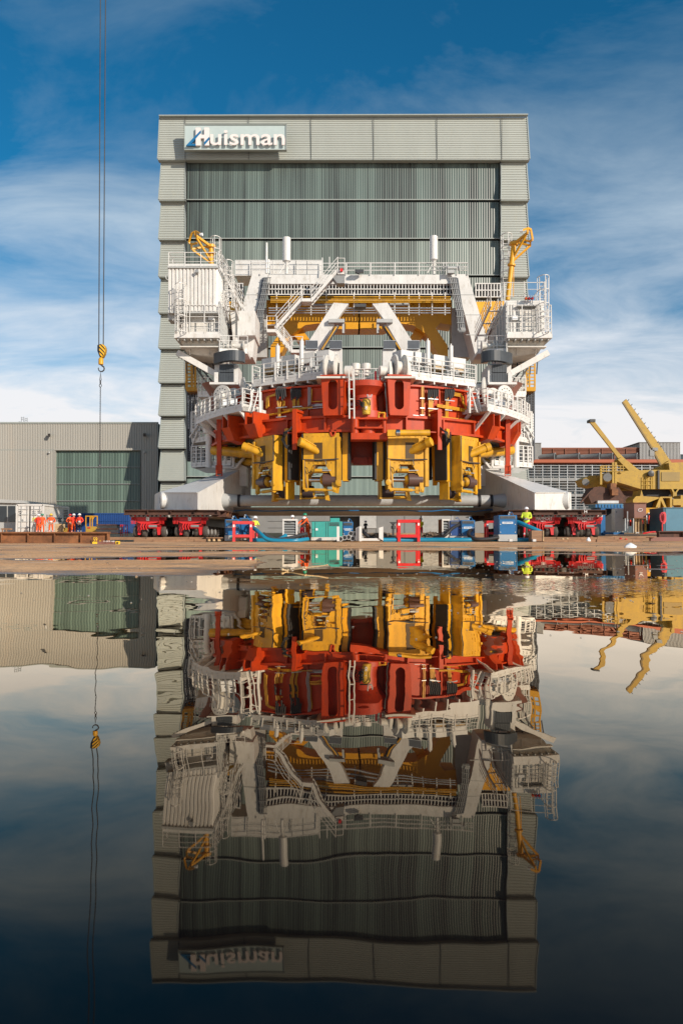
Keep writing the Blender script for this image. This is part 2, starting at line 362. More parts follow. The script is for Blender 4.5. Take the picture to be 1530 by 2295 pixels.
def build_ground():
    mb = MB(); cols = []
    n = 330
    for i in range(n + 1):
        u = (i / n) * 2 - 1; cols.append(math.copysign(abs(u) ** 1.5, u) if False else u)
    rows = [-12, -4, 0.2, 1.0, 2.0]
    d = 160.0
    while d > 5.2: rows.append(FPX * CAMH / d); d *= 0.985
    rows = sorted(set(r for r in rows)); y = rows[-1]
    while y < 4500: y *= 1.12; rows.append(y)
    vs = []
    for y in rows:
        half = 0.62 * max(y, 3) + 3
        for u in cols:
            X = u * half
            if abs(u) > 0.985: X = math.copysign(half + 60 + 1.2 * max(0, y), u)
            vs.append((X, y, gz(X, y)))
    k = len(cols); fs = [(r * k + i, r * k + i + 1, (r + 1) * k + i + 1, (r + 1) * k + i) for r in range(len(rows) - 1) for i in range(k - 1)]
    mb.add(vs, fs)
    m = bpy.data.materials.new('wet_sand_over_concrete'); m.use_nodes = True; t = m.node_tree; b = t.nodes['Principled BSDF']
    tc = t.nodes.new('ShaderNodeTexCoord')
    def tex(sc, det, rough, stv=(1, 1, 1)):
        mp = t.nodes.new('ShaderNodeMapping'); mp.inputs['Scale'].default_value = stv; t.links.new(tc.outputs['Object'], mp.inputs[0])
        q = t.nodes.new('ShaderNodeTexNoise'); q.inputs['Scale'].default_value = sc; q.inputs['Detail'].default_value = det; q.inputs['Roughness'].default_value = rough
        t.links.new(mp.outputs[0], q.inputs[0]); return q.outputs[0]
    def ramp(src, stops):
        r = t.nodes.new('ShaderNodeValToRGB'); e = r.color_ramp.elements
        e[0].position, e[0].color = stops[0][0], stops[0][1] + (1,); e[1].position, e[1].color = stops[-1][0], stops[-1][1] + (1,)
        for p, c in stops[1:-1]: q = e.new(p); q.color = c + (1,)
        t.links.new(src, r.inputs[0]); return r.outputs[0]
    def mix(f, a, c):
        q = t.nodes.new('ShaderNodeMix'); q.data_type = 'RGBA'; t.links.new(f, q.inputs[0])
        for k_, v in ((6, a), (7, c)):
            if isinstance(v, tuple): q.inputs[k_].default_value = v + (1,)
            else: t.links.new(v, q.inputs[k_])
        return q.outputs[2]
    base = ramp(tex(0.7, 8, 0.62), [(0.3, (0.60, 0.30, 0.115)), (0.5, (0.78, 0.42, 0.18)), (0.72, (0.88, 0.54, 0.27))])
    grit = ramp(tex(26, 6, 0.7), [(0.50, (0, 0, 0)), (0.70, (1, 1, 1))])
    base = mix(grit, base, (0.20, 0.13, 0.08))
    peb = ramp(tex(9, 3, 0.6), [(0.70, (0, 0, 0)), (0.74, (1, 1, 1))]); base = mix(peb, base, (0.62, 0.56, 0.48))
    blk = ramp(tex(0.22, 6, 0.65, (1, 1.6, 1)), [(0.52, (0, 0, 0)), (0.66, (1, 1, 1))]); base = mix(blk, base, (0.26, 0.15, 0.085))
    st = ramp(tex(0.55, 9, 0.7, (0.5, 1.4, 1)), [(0.55, (0, 0, 0)), (0.62, (1, 1, 1))]); base = mix(st, base, (0.30, 0.20, 0.13))
    lt = ramp(tex(0.8, 9, 0.75, (0.35, 1.8, 1)), [(0.60, (0, 0, 0)), (0.68, (1, 1, 1))]); base = mix(lt, base, (0.80, 0.66, 0.52))
    sepz = t.nodes.new('ShaderNodeSeparateXYZ'); t.links.new(tc.outputs['Object'], sepz.inputs[0])
    wet = t.nodes.new('ShaderNodeMapRange'); wet.inputs[1].default_value = 0.0; wet.inputs[2].default_value = 0.006; wet.inputs[3].default_value = 1.0; wet.inputs[4].default_value = 0.0
    t.links.new(sepz.outputs[2], wet.inputs[0])
    col = mix(wet.outputs[0], base, (0.055, 0.04, 0.03)); t.links.new(col, b.inputs['Base Color'])
    ro = t.nodes.new('ShaderNodeMapRange'); ro.inputs[3].default_value = 0.75; ro.inputs[4].default_value = 0.25; t.links.new(wet.outputs[0], ro.inputs[0]); t.links.new(ro.outputs[0], b.inputs['Roughness'])
    bp = t.nodes.new('ShaderNodeBump'); bp.inputs['Distance'].default_value = 0.02; bp.inputs['Strength'].default_value = 0.5; t.links.new(tex(14, 8, 0.7), bp.inputs['Height']); t.links.new(bp.outputs[0], b.inputs['Normal'])
    o = mb.build('ground', m, recalc=False); tag(o, kind='structure')
build_ground()
def build_water():
    m = bpy.data.materials.new('puddle_water'); m.use_nodes = True; t = m.node_tree; t.nodes.clear()
    o = t.nodes.new('ShaderNodeOutputMaterial'); tc = t.nodes.new('ShaderNodeTexCoord')
    geo = t.nodes.new('ShaderNodeNewGeometry')
    def vm(op, a, b=None, s=None):
        q = t.nodes.new('ShaderNodeVectorMath'); q.operation = op
        for k, v in enumerate((a, b)):
            if v is None: continue
            if isinstance(v, tuple): q.inputs[k].default_value = v
            else: t.links.new(v, q.inputs[k])
        if s is not None:
            if isinstance(s, float): q.inputs['Scale'].default_value = s
            else: t.links.new(s, q.inputs['Scale'])
        return q.outputs[0]
    def nz(sc, det, stv=(1, 1, 1)):
        mp = t.nodes.new('ShaderNodeMapping'); mp.inputs['Scale'].default_value = stv; t.links.new(tc.outputs['Object'], mp.inputs[0])
        q = t.nodes.new('ShaderNodeTexNoise'); q.inputs['Scale'].default_value = sc; q.inputs['Detail'].default_value = det; t.links.new(mp.outputs[0], q.inputs[0])
        return vm('SUBTRACT', q.outputs[1], (0.5, 0.5, 0.5))
    big = vm('MULTIPLY', nz(3.2, 1.5), (0.034, 0.034, 0)); mid = vm('MULTIPLY', nz(17.0, 1.5, (1, 0.7, 1)), (0.011, 0.009, 0))
    sy = t.nodes.new('ShaderNodeSeparateXYZ'); t.links.new(tc.outputs['Object'], sy.inputs[0]); am = t.nodes.new('ShaderNodeMapRange'); am.inputs[1].default_value = 0.8; am.inputs[2].default_value = 4.5; am.inputs[3].default_value = 1.0; am.inputs[4].default_value = 0.16; t.links.new(sy.outputs[1], am.inputs[0])
    big = vm('SCALE', big, s=am.outputs[0]); mid = vm('SCALE', mid, s=am.outputs[0]); 
    fine = nz(30, 3, (1, 2.2, 1))
    d = t.nodes.new('ShaderNodeVectorMath'); d.operation = 'DISTANCE'; 
    mp = t.nodes.new('ShaderNodeMapping'); mp.inputs['Scale'].default_value = (0.55, 1.0, 1); t.links.new(tc.outputs['Object'], mp.inputs[0]); t.links.new(mp.outputs[0], d.inputs[0]); d.inputs[1].default_value = (0.62, 3.45, 0)
    mk = t.nodes.new('ShaderNodeMapRange'); mk.inputs[1].default_value = 0.2; mk.inputs[2].default_value = 0.75; mk.inputs[3].default_value = 0.16; mk.inputs[4].default_value = 0.0006
    t.links.new(d.outputs['Value'], mk.inputs[0])
    fine = vm('MULTIPLY', vm('SCALE', fine, s=mk.outputs[0]), (1, 1, 0))
    nrm = vm('NORMALIZE', vm('ADD', vm('ADD', vm('ADD', big, mid), fine), (0, 0, 1)))
    fr = t.nodes.new('ShaderNodeFresnel'); fr.inputs['IOR'].default_value = 1.33; t.links.new(nrm, fr.inputs['Normal'])
    gl = t.nodes.new('ShaderNodeBsdfGlossy'); gl.inputs['Roughness'].default_value = 0.0; gl.inputs['Color'].default_value = (1.0, 0.87, 0.69, 1); t.links.new(nrm, gl.inputs['Normal'])
    rg = t.nodes.new('ShaderNodeMapRange'); rg.inputs[1].default_value = 0.45; rg.inputs[2].default_value = 1.0; rg.inputs[3].default_value = 0.018; rg.inputs[4].default_value = 0.0; t.links.new(sy.outputs[1], rg.inputs[0]); t.links.new(rg.outputs[0], gl.inputs['Roughness'])
    df = t.nodes.new('ShaderNodeBsdfDiffuse')
    nb = t.nodes.new('ShaderNodeTexNoise'); nb.inputs['Scale'].default_value = 3.0; nb.inputs['Detail'].default_value = 8; t.links.new(tc.outputs['Object'], nb.inputs[0])
    rp = t.nodes.new('ShaderNodeValToRGB'); rp.color_ramp.elements[0].position = 0.4; rp.color_ramp.elements[0].color = (0.002, 0.002, 0.003, 1); rp.color_ramp.elements[1].position = 0.75; rp.color_ramp.elements[1].color = (0.012, 0.009, 0.008, 1)
    t.links.new(nb.outputs[0], rp.inputs[0]); t.links.new(rp.outputs[0], df.inputs[0])
    mx = t.nodes.new('ShaderNodeMixShader'); ml = t.nodes.new('ShaderNodeMath'); ml.operation = 'MULTIPLY'; ml.use_clamp = True; ml.inputs[1].default_value = 2.15; pw = t.nodes.new('ShaderNodeMath'); pw.operation = 'POWER'; pw.inputs[1].default_value = 1.32; t.links.new(fr.outputs[0], pw.inputs[0]); t.links.new(pw.outputs[0], ml.inputs[0]); t.links.new(ml.outputs[0], mx.inputs[0]); t.links.new(df.outputs[0], mx.inputs[1]); t.links.new(gl.outputs[0], mx.inputs[2]); t.links.new(mx.outputs[0], o.inputs[0])
    mb = MB(); mb.quad((-40, -11, 0), (40, -11, 0), (40, 48, 0), (-40, 48, 0))
    tag(mb.build('puddle_water', m, recalc=False), kind='structure')
build_water()
# ------------------------------------------------------------------ tall assembly hall
def tower():
    T = thing('assembly_hall', V(768, 1193, 85), 'tall grey-green assembly hall with shingled cladding and huge stacked door panels', 'building')
    T.location = (0.2, 106, 0.8)
    rows = [358, 447, 535, 619, 700, 779, 856, 930, 1003, 1076, 1148]
    def seg(x0t, x0b, x1t, x1b, yt, yb, nm, n):
        mb = MB()
        a, b = V(x0t, yt, 85.3), V(x1t, yt, 85.3); d, c = V(x0b, yb, 84.4), V(x1b, yb, 84.4)
        mb.ribbed(d, c, b, a, n, (0, -0.07, 0.0)); o = mb.build('cladding_panel' if nm is None else nm, clad, T)
        e = MB(); up = Vector((0, 0.9, 0))
        e.hexa([d, c, c + Vector((0, 0, -0.10)), d + Vector((0, 0, -0.10))], [p + up for p in (d, c, c + Vector((0, 0, -0.10)), d + Vector((0, 0, -0.10)))])
        e.bar(a + Vector((0, -0.06, 0)), d + Vector((0, -0.06, 0)), 0.14, 0.16); e.bar(b + Vector((0, -0.06, 0)), c + Vector((0, -0.06, 0)), 0.14, 0.16)
        e.build('trim', cladedge, o)
        return o
    hd = seg(358, 353.5, 1180.5, 1186.5, 262, 356, 'header_cladding', 19)
    cap = MB(); cap.bar(V(357, 260, 84.9), V(1182, 257.5, 84.9), 0.6, 0.14); cap.build('roof_edge', cladedge, T)
    for x in (415, 557, 697, 837, 979, 1124): sm_ = MB(); sm_.bar(V(x, 263, 85.02), V(x, 356, 84.30), 0.04, 0.1); sm_.build('seam', gladk, hd)
    sf = MB(); sf.pb(360, 354, 1180, 363, 85.2, 1.2); sf.build('header_shade_strip', gladk, T)  # dark strip standing in for the shadow under the header
    y0 = 363
    for i in range(1, len(rows)):
        yb = rows[i]; n = 15
        for (a, b) in (((362, 355.5), (415, 415.5)), ((1123, 1122), (1179 if i < 5 else 1178, 1185 if i < 5 else 1184))):
            seg(a[0], a[1], b[0], b[1], y0, yb, None, n)
        for xa, xb in ((361, 416), (1122, 1180)): ss = MB(); ss.pb(xa, yb - 1, xb, yb + 8, 85.32, .3); ss.build('overhang_shade_strip', gladk, T)  # shade below each overhang, put in as a dark strip
        y0 = yb + 6
    dk = MB(); dk.pb(417, 352, 1121, 1160, 85.9, 1.0); dk.build('door_backing', gladk, T)
    dr = [364, 447, 534, 616, 698, 778, 856, 930, 1003, 1068, 1150]
    for i in range(len(dr) - 1):
        y0, y1 = dr[i] + (5 if i else 0), dr[i + 1] - 1
        mb = MB(); n = 130 if i < 8 else 60
        a, b = V(419, y1, 85.3), V(419, y0, 85.55); d, c = V(1119.5, y1, 85.3), V(1119.5, y0, 85.55)
        mb.ribbed(a, b, c, d, n, (0, -0.018, 0), 0)
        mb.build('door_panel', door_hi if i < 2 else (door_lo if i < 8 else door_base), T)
        e = MB(); e.bar(V(418, y1 + 0.7, 85.25), V(1120, y1 + 0.7, 85.25), 0.12, 0.12); e.build('door_rail', cladedge, T)
    for x in (417.2, 1120.8): fr = MB(); fr.bar(V(x, 362, 85.0), V(x, 1150, 85.0), 0.1, 0.25); fr.build('door_jamb', gladk, T)
    bd = MB(); bd.hexa([V(362, 1180, 85.62), V(1178, 1180, 85.62), V(1178, 1180, 85.62) + Vector((0, 42, 0)), V(362, 1180, 85.6) + Vector((0, 42, 0))],
                       [V(362, 263, 85.6), V(1178, 263, 85.6), V(1178, 263, 85.6) + Vector((0, 42, 0)), V(362, 263, 85.6) + Vector((0, 42, 0))])
    # open front: the doors stand in it
    bd.f.pop(2); bd.mi.pop(2)
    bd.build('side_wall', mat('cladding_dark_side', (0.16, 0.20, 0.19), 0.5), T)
    # ground level wall in the doorway
    gw = MB(); gw.pb(420, 1148, 739, 1206, 84.2, 0.3); gw.pb(805, 1148, 1119, 1206, 84.2, 0.3); gw.pb(738, 1148, 806, 1157, 84.2, 0.3); g = gw.build('lower_wall', mat('grey_wall_panels', (0.20, 0.205, 0.20), 0.5, var=0.06), T)
    for y in (1168, 1183): s = MB(); s.pb(600, y, 739, y + 0.7, 84.16, 0.05); s.build('panel_joint', gladk, g)
    for x in (660, 843, 906): s = MB(); s.pb(x, 1157, x + 0.7, 1204, 84.16, 0.05); s.build('panel_joint', gladk, g)
    q = MB(); q.pb(806, 1156, 843, 1184, 84.05, 0.12); q.build('sliding_panel', lgrey, T)
    q = MB(); q.pb(740, 1157, 805, 1206, 85.2, 0.2); q.build('doorway', gladk, T)
    r = MB(); r.ribbed(V(948, 1157, 84.1), V(1012, 1157, 84.1), V(1012, 1195, 84.1), V(948, 1195, 84.1), 14, (0, -0.07, 0)); rs = r.build('roller_shutter', lgrey, T)
    for x in (945, 1012): r = MB(); r.pb(x, 1155, x + 3, 1198, 84.0, 0.2); r.build('shutter_guide', galv, rs)
    # sign
    sg = MB(); sg.pb(414, 278, 640.5, 334, 82.85, 0.35); S = sg.build('sign_panel', mat('sign_white', (0.42, 0.50, 0.49), 0.45, var=0.03), T)
    b = MB(); b.pb(412.5, 276.5, 642, 278.2, 82.7, 0.5); b.pb(640.3, 277, 642, 334, 82.7, 0.5); b.pb(412.5, 333.6, 642, 335.2, 82.75, 0.5); b.pb(412.5, 278, 414, 334, 82.75, 0.5)
    for x in (440, 500, 560, 615):
        b.bar(V(x, 290, 83.1), V(x, 290, 85.2), 0.12); b.bar(V(x, 322, 83.1), V(x, 322, 85.2), 0.12)
    b.build('sign_frame', cladedge, S)
    lp = mat('sign_letter_face', (0.74, 0.66, 0.63), 0.4, var=0.03)
    h = MB(); D = 82.45
    h.pb(438.5, 285, 449.5, 325, D, 0.3); h.pb(457.5, 285, 468.5, 325, D, 0.3); h.pb(449.5, 301, 457.5, 309, D, 0.3); h.build('sign_letter', lp, S)
    h = MB(); h.pp([(416.5, 325.5), (449.5, 291), (449.5, 297), (428, 321.5), (438.5, 321.5), (438.5, 325.5)], D - 0.05, 0.28); h.pp([(457, 318), (468.5, 306), (468.5, 312), (457.5, 325)], D - 0.05, 0.28)
    h.build('sign_slash', textbl, S)
    x0 = V(471, 325, D); x1 = V(638.5, 325, D)
    text('uisman', x0, (V(0, 291.5, D) - V(0, 325.3, D)).z, lp, S, 'sign_lettering', (x1 - x0).x, 0.16, off=0.012)
DOFF = 20.0; tower(); DOFF = 0.0
def low_hall():
    T = thing('low_hall', (-38, 111, 0.9), 'long low beige corrugated hall with wide green panel door', 'building')
    D = 90.6; mb = MB()
    def vr(x0, x1, y0, y1, n): mb.ribbed(V(x0, y1, D), V(x0, y0, D), V(x1, y0, D), V(x1, y1, D), n, (0, -0.06, 0))
    vr(-420, 124, 1009, 1200, 96); vr(-420, 124, 949, 1007.5, 96); vr(124, 314, 949, 1007.5, 34); vr(314, 353, 1009, 1200, 7); vr(314, 353, 949, 1007.5, 7)
    mb.build('corrugated_wall', clad2, T)
    e = MB(); e.pb(-420, 945.5, 353.5, 949, D - 0.15, 0.5); e.pb(352, 946, 354, 1200, D - 0.1, 0.2); e.pb(-420, 1007.5, 353, 1009, D - 0.04, 0.1); e.build('roof_edge', cladedge, T)
    w = MB(); w.pp([(-420, 948), (353, 948), (353, 1200), (-420, 1200)], D + 0.7, 40); w.build('side_wall', MATS['cladding_dark_side'], T)
    rv = MB(); rv.pb(121, 1008, 124, 1200, D - 0.06, 0.8); rv.pb(314, 1009, 316, 1200, D - 0.06, 0.8); rv.pb(121, 1006.5, 316, 1009, D - 0.1, 0.85); rv.build('door_frame', clad2, T)
    ys = [1009, 1047, 1085, 1123, 1161, 1200]
    for a, b in zip(ys, ys[1:]):
        m = MB(); m.ribbed(V(124, b - 0.8, D + 0.35), V(124, a + 0.6, D + 0.5), V(314, a + 0.6, D + 0.5), V(314, b - 0.8, D + 0.35), 30, (0, -0.035, 0)); m.build('door_panel', door_hall, T)
        m = MB(); m.pb(124, b - 1.0, 314, b + 0.3, D + 0.28, 0.15); m.build('door_rail', mgrey, T)
    for x, y in ((110, 975), (324, 974)):
        m = MB(); m.hexa([V(x - 3, y - 3, D - 1.0), V(x + 3, y - 3, D - 1.0), V(x + 3, y + 4, D - 0.8), V(x - 3, y + 4, D - 0.8)], [V(x - 2.5, y - 3.5, D - 0.4), V(x + 2.5, y - 3.5, D - 0.4), V(x + 2.5, y + 3, D - 0.3), V(x - 2.5, y + 3, D - 0.3)])
        m.bar(V(x, y, D - 0.5), V(x, y + 1, D + 0.1), 0.12); m.build('floodlight', dark, T)
    for x, y in ((110, 1014), (324, 1013), (351, 1107)):
        m = MB(); m.lathe(V(x, y, D - 0.3), (0, 0, 1), [(-0.15, 0.02), (-0.1, 0.14), (0.1, 0.14), (0.13, 0.03)], 10); m.bar(V(x, y, D - 0.25), V(x, y, D + .1), 0.06); m.build('wall_lamp', lgrey, T)
    m = MB()
    for x in (48, 53, 56, 61): m.tube([V(x, 946, D + 1), V(x, 934 if x < 56 else 936, D + 1)], 0.05, 5)
    for a, b, y in ((48, 53, 936), (48, 53, 940), (56, 61, 938), (56, 61, 942), (42, 48, 945)): m.tube([V(a, y, D + 1), V(b, y + 0.5, D + 1)], 0.04, 5)
    m.build('roof_ladder_rail', galv, T)
DOFF = 20.0; low_hall(); DOFF = 0.0
def office():
    T = thing('office_building', (35, 117, 1.0), 'glass office block with orange fascia, terracotta louvres and roof duct pipes', 'building')
    D = 116
    g = MB(); g.pb(1150, 1036, 1760, 1200, D, 25); g.build('glass_wall', glassl, T)
    g = MB(); g.pb(1195, 1018, 1760, 1030, D + 2, 20); g.build('upper_glass', glassl, T)
    f = MB(); f.pb(1150, 1029.5, 1760, 1036.5, D - 3, 8); f.build('fascia', fascia, T)
    l = MB(); l.ribbed(V(1213, 1004.5, D + 1), V(1432, 1004.5, D + 1), V(1432, 1019.5, D + 1), V(1213, 1019.5, D + 1), 5, (0, -0.25, 0)); l.pb(1213, 1003, 1432, 1004.5, D + 0.7, 20); l.pb(1213, 1005, 1432, 1019, D + 1.1, 6)
    for x in (1239, 1266, 1294, 1321, 1348, 1376, 1403): l.pb(x, 1005, x + 1, 1029, D + 0.6, 0.3)
    l.build('louvre_wall', terra, T)
    for x0, x1, y0 in ((1197, 1212.5, 993), (1432, 1524, 991.5)):
        r = MB(); r.ribbed(V(x0, 1029.5, D + 0.5), V(x0, y0, D + 0.5), V(x1, y0, D + 0.5), V(x1, 1029.5, D + 0.5), max(6, int((x1 - x0) / 3.1)), (0, -0.18, 0)); o = r.build('penthouse', lgrey, T)
        r = MB(); r.pb(x0, y0, x1, 1029.5, D + 0.7, 12); r.pb(x0 - 0.5, y0 - 1, x1 + 0.5, y0, D + 0.2, 12.4); r.build('penthouse_box', mgrey, o)
    for x in (1244, 1298, 1344, 1373, 1428):
        r = MB(); c = V(x, 1023.5, D - 0.5); ax = Vector((0.85, -0.5, 0)).normalized()
        r.lathe(c, ax, [(-3.2, 0.46), (-0.2, 0.50), (0, 0.62), (0.02, 0.5)], 16); r.build('duct_pipe', mgrey, T)
        r = MB(); r.lathe(c + ax * 0.03, ax, [(0, 0.46), (0.01, 0.46)], 16); r.build('duct_mouth', gladk, T)
    sl = MB(); sl.pb(1150, 1071, 1760, 1078, D - 2.5, 3); sl.pb(1150, 1107, 1760, 1113, D - 2.5, 3); sl.pb(1150, 1144, 1760, 1149, D - 2.5, 3); sl.build('floor_slab', mgrey, T)
    tb = MB()
    for y in (1043, 1049, 1055, 1061, 1067, 1082, 1088, 1094, 1100, 1118, 1124, 1130, 1136, 1141): tb.tube([V(1150, y, D - 2.6), V(1760, y, D - 2.6)], 0.045, 5)
    x = 1160
    while x < 1760: tb.bar(V(x, 1042, D - 2.5), V(x, 1190, D - 2.5), 0.10); x += 18.5
    tb.build('sunshade_tubes', galv, T)
    mu = MB(); x = 1155
    while x < 1760: mu.bar(V(x, 1036, D - 0.05), V(x, 1195, D - 0.05), 0.10); x += 12
    mu.build('mullion', lgrey, T)
    rnd = random.Random(5)
    for i in range(26):
        p = MB()
        x = rnd.uniform(1195, 1750); y = rnd.choice((1044, 1080, 1116)); ww = rnd.uniform(4, 14); p.pb(x, y, x + ww, y + rnd.uniform(14, 24), D + -0.03, 0.02); p.build('window_blind', lgrey, T)
office()
# ================================================================== the big crane machine
XC, YC = 1.55, 62.0
M = thing('motion_crane', (XC, YC, 0.2), 'huge white crane base with red slewing ring and yellow roller grippers before the tall hall', 'crane')
def zf(py, D): return V(765, py, D).z
def POL(az, r, z): return Vector((XC + r * math.sin(az), YC - r * math.cos(az), z))
def TP(az):
    o = Vector((math.sin(az), -math.cos(az), 0)); t = Vector((math.cos(az), math.sin(az), 0)); c = Vector((XC, YC, 0))
    return lambda p: c + o * p.y + t * p.x + Vector((0, 0, p.z))
def AZ(px, r):
    D = YC - r
    for _ in range(6):
        a = math.asin(max(-1, min(1, ((px - CX) * D / FPX - XC) / r))); D = YC - r * math.cos(a)
    return a
rnd = random.Random(11)
SIDES = ((None, 1), (XC, -1))
# --- outriggers
for mir, s in SIDES:
    mb = MB(mir)
    A, C, O, OB, AB = (V(1072, 1142, 60), V(1198, 1142, 50), V(1280, 1142, 53.5), V(1280, 1142, 57.5), V(1072, 1142, 66))
    zb = C.z; lo = [Vector((p.x, p.y, zb)) for p in (A, C, O, OB, AB)]
    tz = [zf(1046, 60), zf(1104, 50), zf(1104, 53.5), zf(1104, 55), zf(1043, 66)]
    hi = [Vector((p.x, p.y, z)) for p, z in zip((A, C, O, OB, AB), tz)]
    n = 5
    mb.add(lo + hi, [(4, 3, 2, 1, 0), (5, 6, 7), (5, 7, 8, 9)] + [(i, (i + 1) % n, n + (i + 1) % n, n + i) for i in range(n)])
    o = mb.build('outrigger', white, M, smooth=False)
    for (a_, b_) in (((1222, 1104, 51.05), (1222, 1142, 51.05)), ((1246, 1104, 52.1), (1246, 1142, 52.1)), ((1165, 1084, 54.4), (1165, 1142, 54.4)), ((1120, 1064, 57.2), (1120, 1142, 57.2))): d = MB(mir); d.bar(V(*a_), V(*b_), .03, .03); d.build('weld_seam', lgrey, o)
    d = MB(mir); cc = V(1270, 1121.5, 53.0); d.lathe(cc, (0.94, -0.34, 0), [(-0.5, 0.55), (0.1, 0.56), (0.16, 0.5), (0.18, 0.22), (-0.1, 0.2)], 24); d.build('pad_eye', white, o)
    st = MB(mir); st.tube([V(1199, 1104, 49.95), V(1279, 1104, 53.4)], 0.03, 5); st.build('edge_weld', offwhite, o)
    ped = MB(mir); ped.hexa([V(1060, 1142, 60), V(1118, 1142, 60), V(1118, 1142, 67), V(1060, 1142, 67)], [V(1060, 1000, 60), V(1112, 1000, 60), V(1112, 1000, 67), V(1060, 1000, 67)])
    ped.pp([(1072, 1046), (1100, 1035), (1125, 1058), (1150, 1075), (1150, 1090), (1072, 1090)], 58.5, 3)
    ped.build('support_leg', white, M)
bt = MB(); bt.tube([V(508, 1122, 55), V(1122, 1122, 55)], 0.385, 20); bt.build('cross_tube', lgrey, M)
for x0, x1 in ((1074, 1129), (566, 511)):
    c = MB(); s = 1 if x1 > x0 else -1; p = V(x1 - s * 24, 1122, 55); c.lathe(p, (s, 0, 0), [(0, 0.39), (0.75, 0.5), (1.3, 0.5)], 20); c.build('tube_cone', lgrey, M)
for x in (515, 536, 1073, 1100):
    c = MB(); c.lathe(V(x, 1122, 55), (1, 0, 0), [(-0.09, 0.43), (0.09, 0.43)], 20); c.build('tube_clamp', black, M)
bb = MB(); bb.hexa([V(500, 1156, 58), V(1120, 1156, 58), V(1120, 1156, 64), V(500, 1156, 64)], [V(500, 1137, 57), V(1120, 1137, 57), V(1120, 1137, 66), V(500, 1137, 66)]); bb.build('base_beam', lgrey, M)
cb = MB(); pts = [V(488 + i * 32, 1144 + 1.6 * math.sin(i * 1.9) + (2 if i % 3 == 0 else 0), 57.1) for i in range(21)]; cb.tube(pts, 0.05, 5); cb.build('power_cable', blue, M)
# --- slewing ring
mb = MB(); mb.lathe((XC, YC, 0), (0, 0, 1), [(8.1, 10.45), (8.25, 10.6), (10.15, 10.6), (10.2, 10.85), (10.32, 10.85), (10.34, 9.0)], 40); ringd = mb.build('slewing_drum', orange, M)
mb = MB(); mb.lathe((XC, YC, 0), (0, 0, 1), [(7.05, 11.3), (7.05, 11.75), (7.2, 11.75), (7.22, 11.5), (7.95, 11.5), (7.97, 11.75), (8.12, 11.75), (8.14, 10.4)], 28)
for i in range(28):
    a = 2 * PI * i / 28; mb.T = TP(a); mb.box(-0.05, 0.05, 11.4, 11.75, 7.1, 8.1)
mb.T = None; mb.build('ring_flange', orange, M)
mb = MB(); n_ = 22; rowsd = [(5.4, 8.0), (5.4, 8.35), (5.6, 8.35), (5.65, 8.05), (7.4, 8.1), (7.4, 7.6), (5.4, 7.6)]
vs_ = [POL(-1.25 + 2.5 * i / n_, r, z) for i in range(n_ + 1) for z, r in rowsd]; k_ = len(rowsd)
mb.add(vs_, [(i * k_ + j, i * k_ + (j + 1) % k_, (i + 1) * k_ + (j + 1) % k_, (i + 1) * k_ + j) for i in range(n_) for j in range(k_)] + [tuple(range(k_)), tuple(range(n_ * k_, n_ * k_ + k_))]); mb.build('lower_drum', dorange, M)
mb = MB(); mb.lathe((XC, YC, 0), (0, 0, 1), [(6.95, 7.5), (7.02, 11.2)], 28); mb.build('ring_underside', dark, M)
for px in (700, 726, 800, 815, 832, 945):
    a = AZ(px, 8.1); mb = MB(); mb.T = TP(a); mb.box(-.25, .25, 8.05, 8.4, 5.25, 5.75); mb.build('drum_foot', dorange, M)
# weld seams and stiffener flats on the drum
for i in range(-6, 7):
    mb = MB(); mb.T = TP(i * 0.21 + 0.06); mb.box(-0.04, 0.04, 10.55, 10.72, 8.2, 10.2); mb.build('drum_stiffener', orange, ringd)
def slot16(cx, cz, hw, hh, taper=0):
    pts = []
    for i in range(16):
        a = 2 * PI * (i + 0.5) / 16; x, z = math.cos(a), math.sin(a)
        pts.append((cx + hw * x, cz + (hh - hw) * (1 if z > 0 else -1) + hw * z))
    return pts
def rect16(x0, x1, z0, z1, tp=0.0):
    cxx, cz = (x0 + x1) / 2, (z0 + z1) / 2; out = []
    for i in range(16):
        a = 2 * PI * (i + 0.5) / 16; x, z = math.cos(a), math.sin(a); k = 1 / max(abs(x), abs(z)); X, Z = x * k, z * k
        if abs(abs(X) - 1) < 1e-6 and abs(Z) > 0.6: Z = math.copysign(1, Z)
        elif abs(abs(Z) - 1) < 1e-6 and abs(X) > 0.6: X = math.copysign(1, X)
        wv = (x1 - x0) / 2 * (1 + tp * Z); out.append((cxx + X * wv, cz + Z * (z1 - z0) / 2))
    return out
for s in (1, -1):
    mb = MB(); mb.T = TP(s * 0.172); ou = rect16(-0.66, 0.66, 8.12, 10.55, 0.1); ho = slot16(0, 9.35, 0.3, 0.95)
    mb.ring([(x, 12.25, z) for x, z in ou], [(x, 12.25, z) for x, z in ho], (0, -0.07, 0))
    mb.quad((-0.6, 11.3, 8.15), (0.6, 11.3, 8.15), (0.7, 11.3, 10.5), (-0.7, 11.3, 10.5))
    for q in (-1, 1): mb.hexa([(q * 0.56, 10.6, 8.12), (q * 0.63, 10.6, 8.12), (q * 0.77, 10.6, 10.5), (q * 0.70, 10.6, 10.5)], [(q * 0.56, 12.24, 8.12), (q * 0.63, 12.24, 8.12), (q * 0.77, 12.24, 10.5), (q * 0.70, 12.24, 10.5)])
    mb.box(-0.78, 0.78, 10.2, 12.4, 10.5, 10.6); mb.box(-0.6, 0.6, 10.6, 12.25, 8.03, 8.12)
    mb.build('slotted_bracket', orange, M)
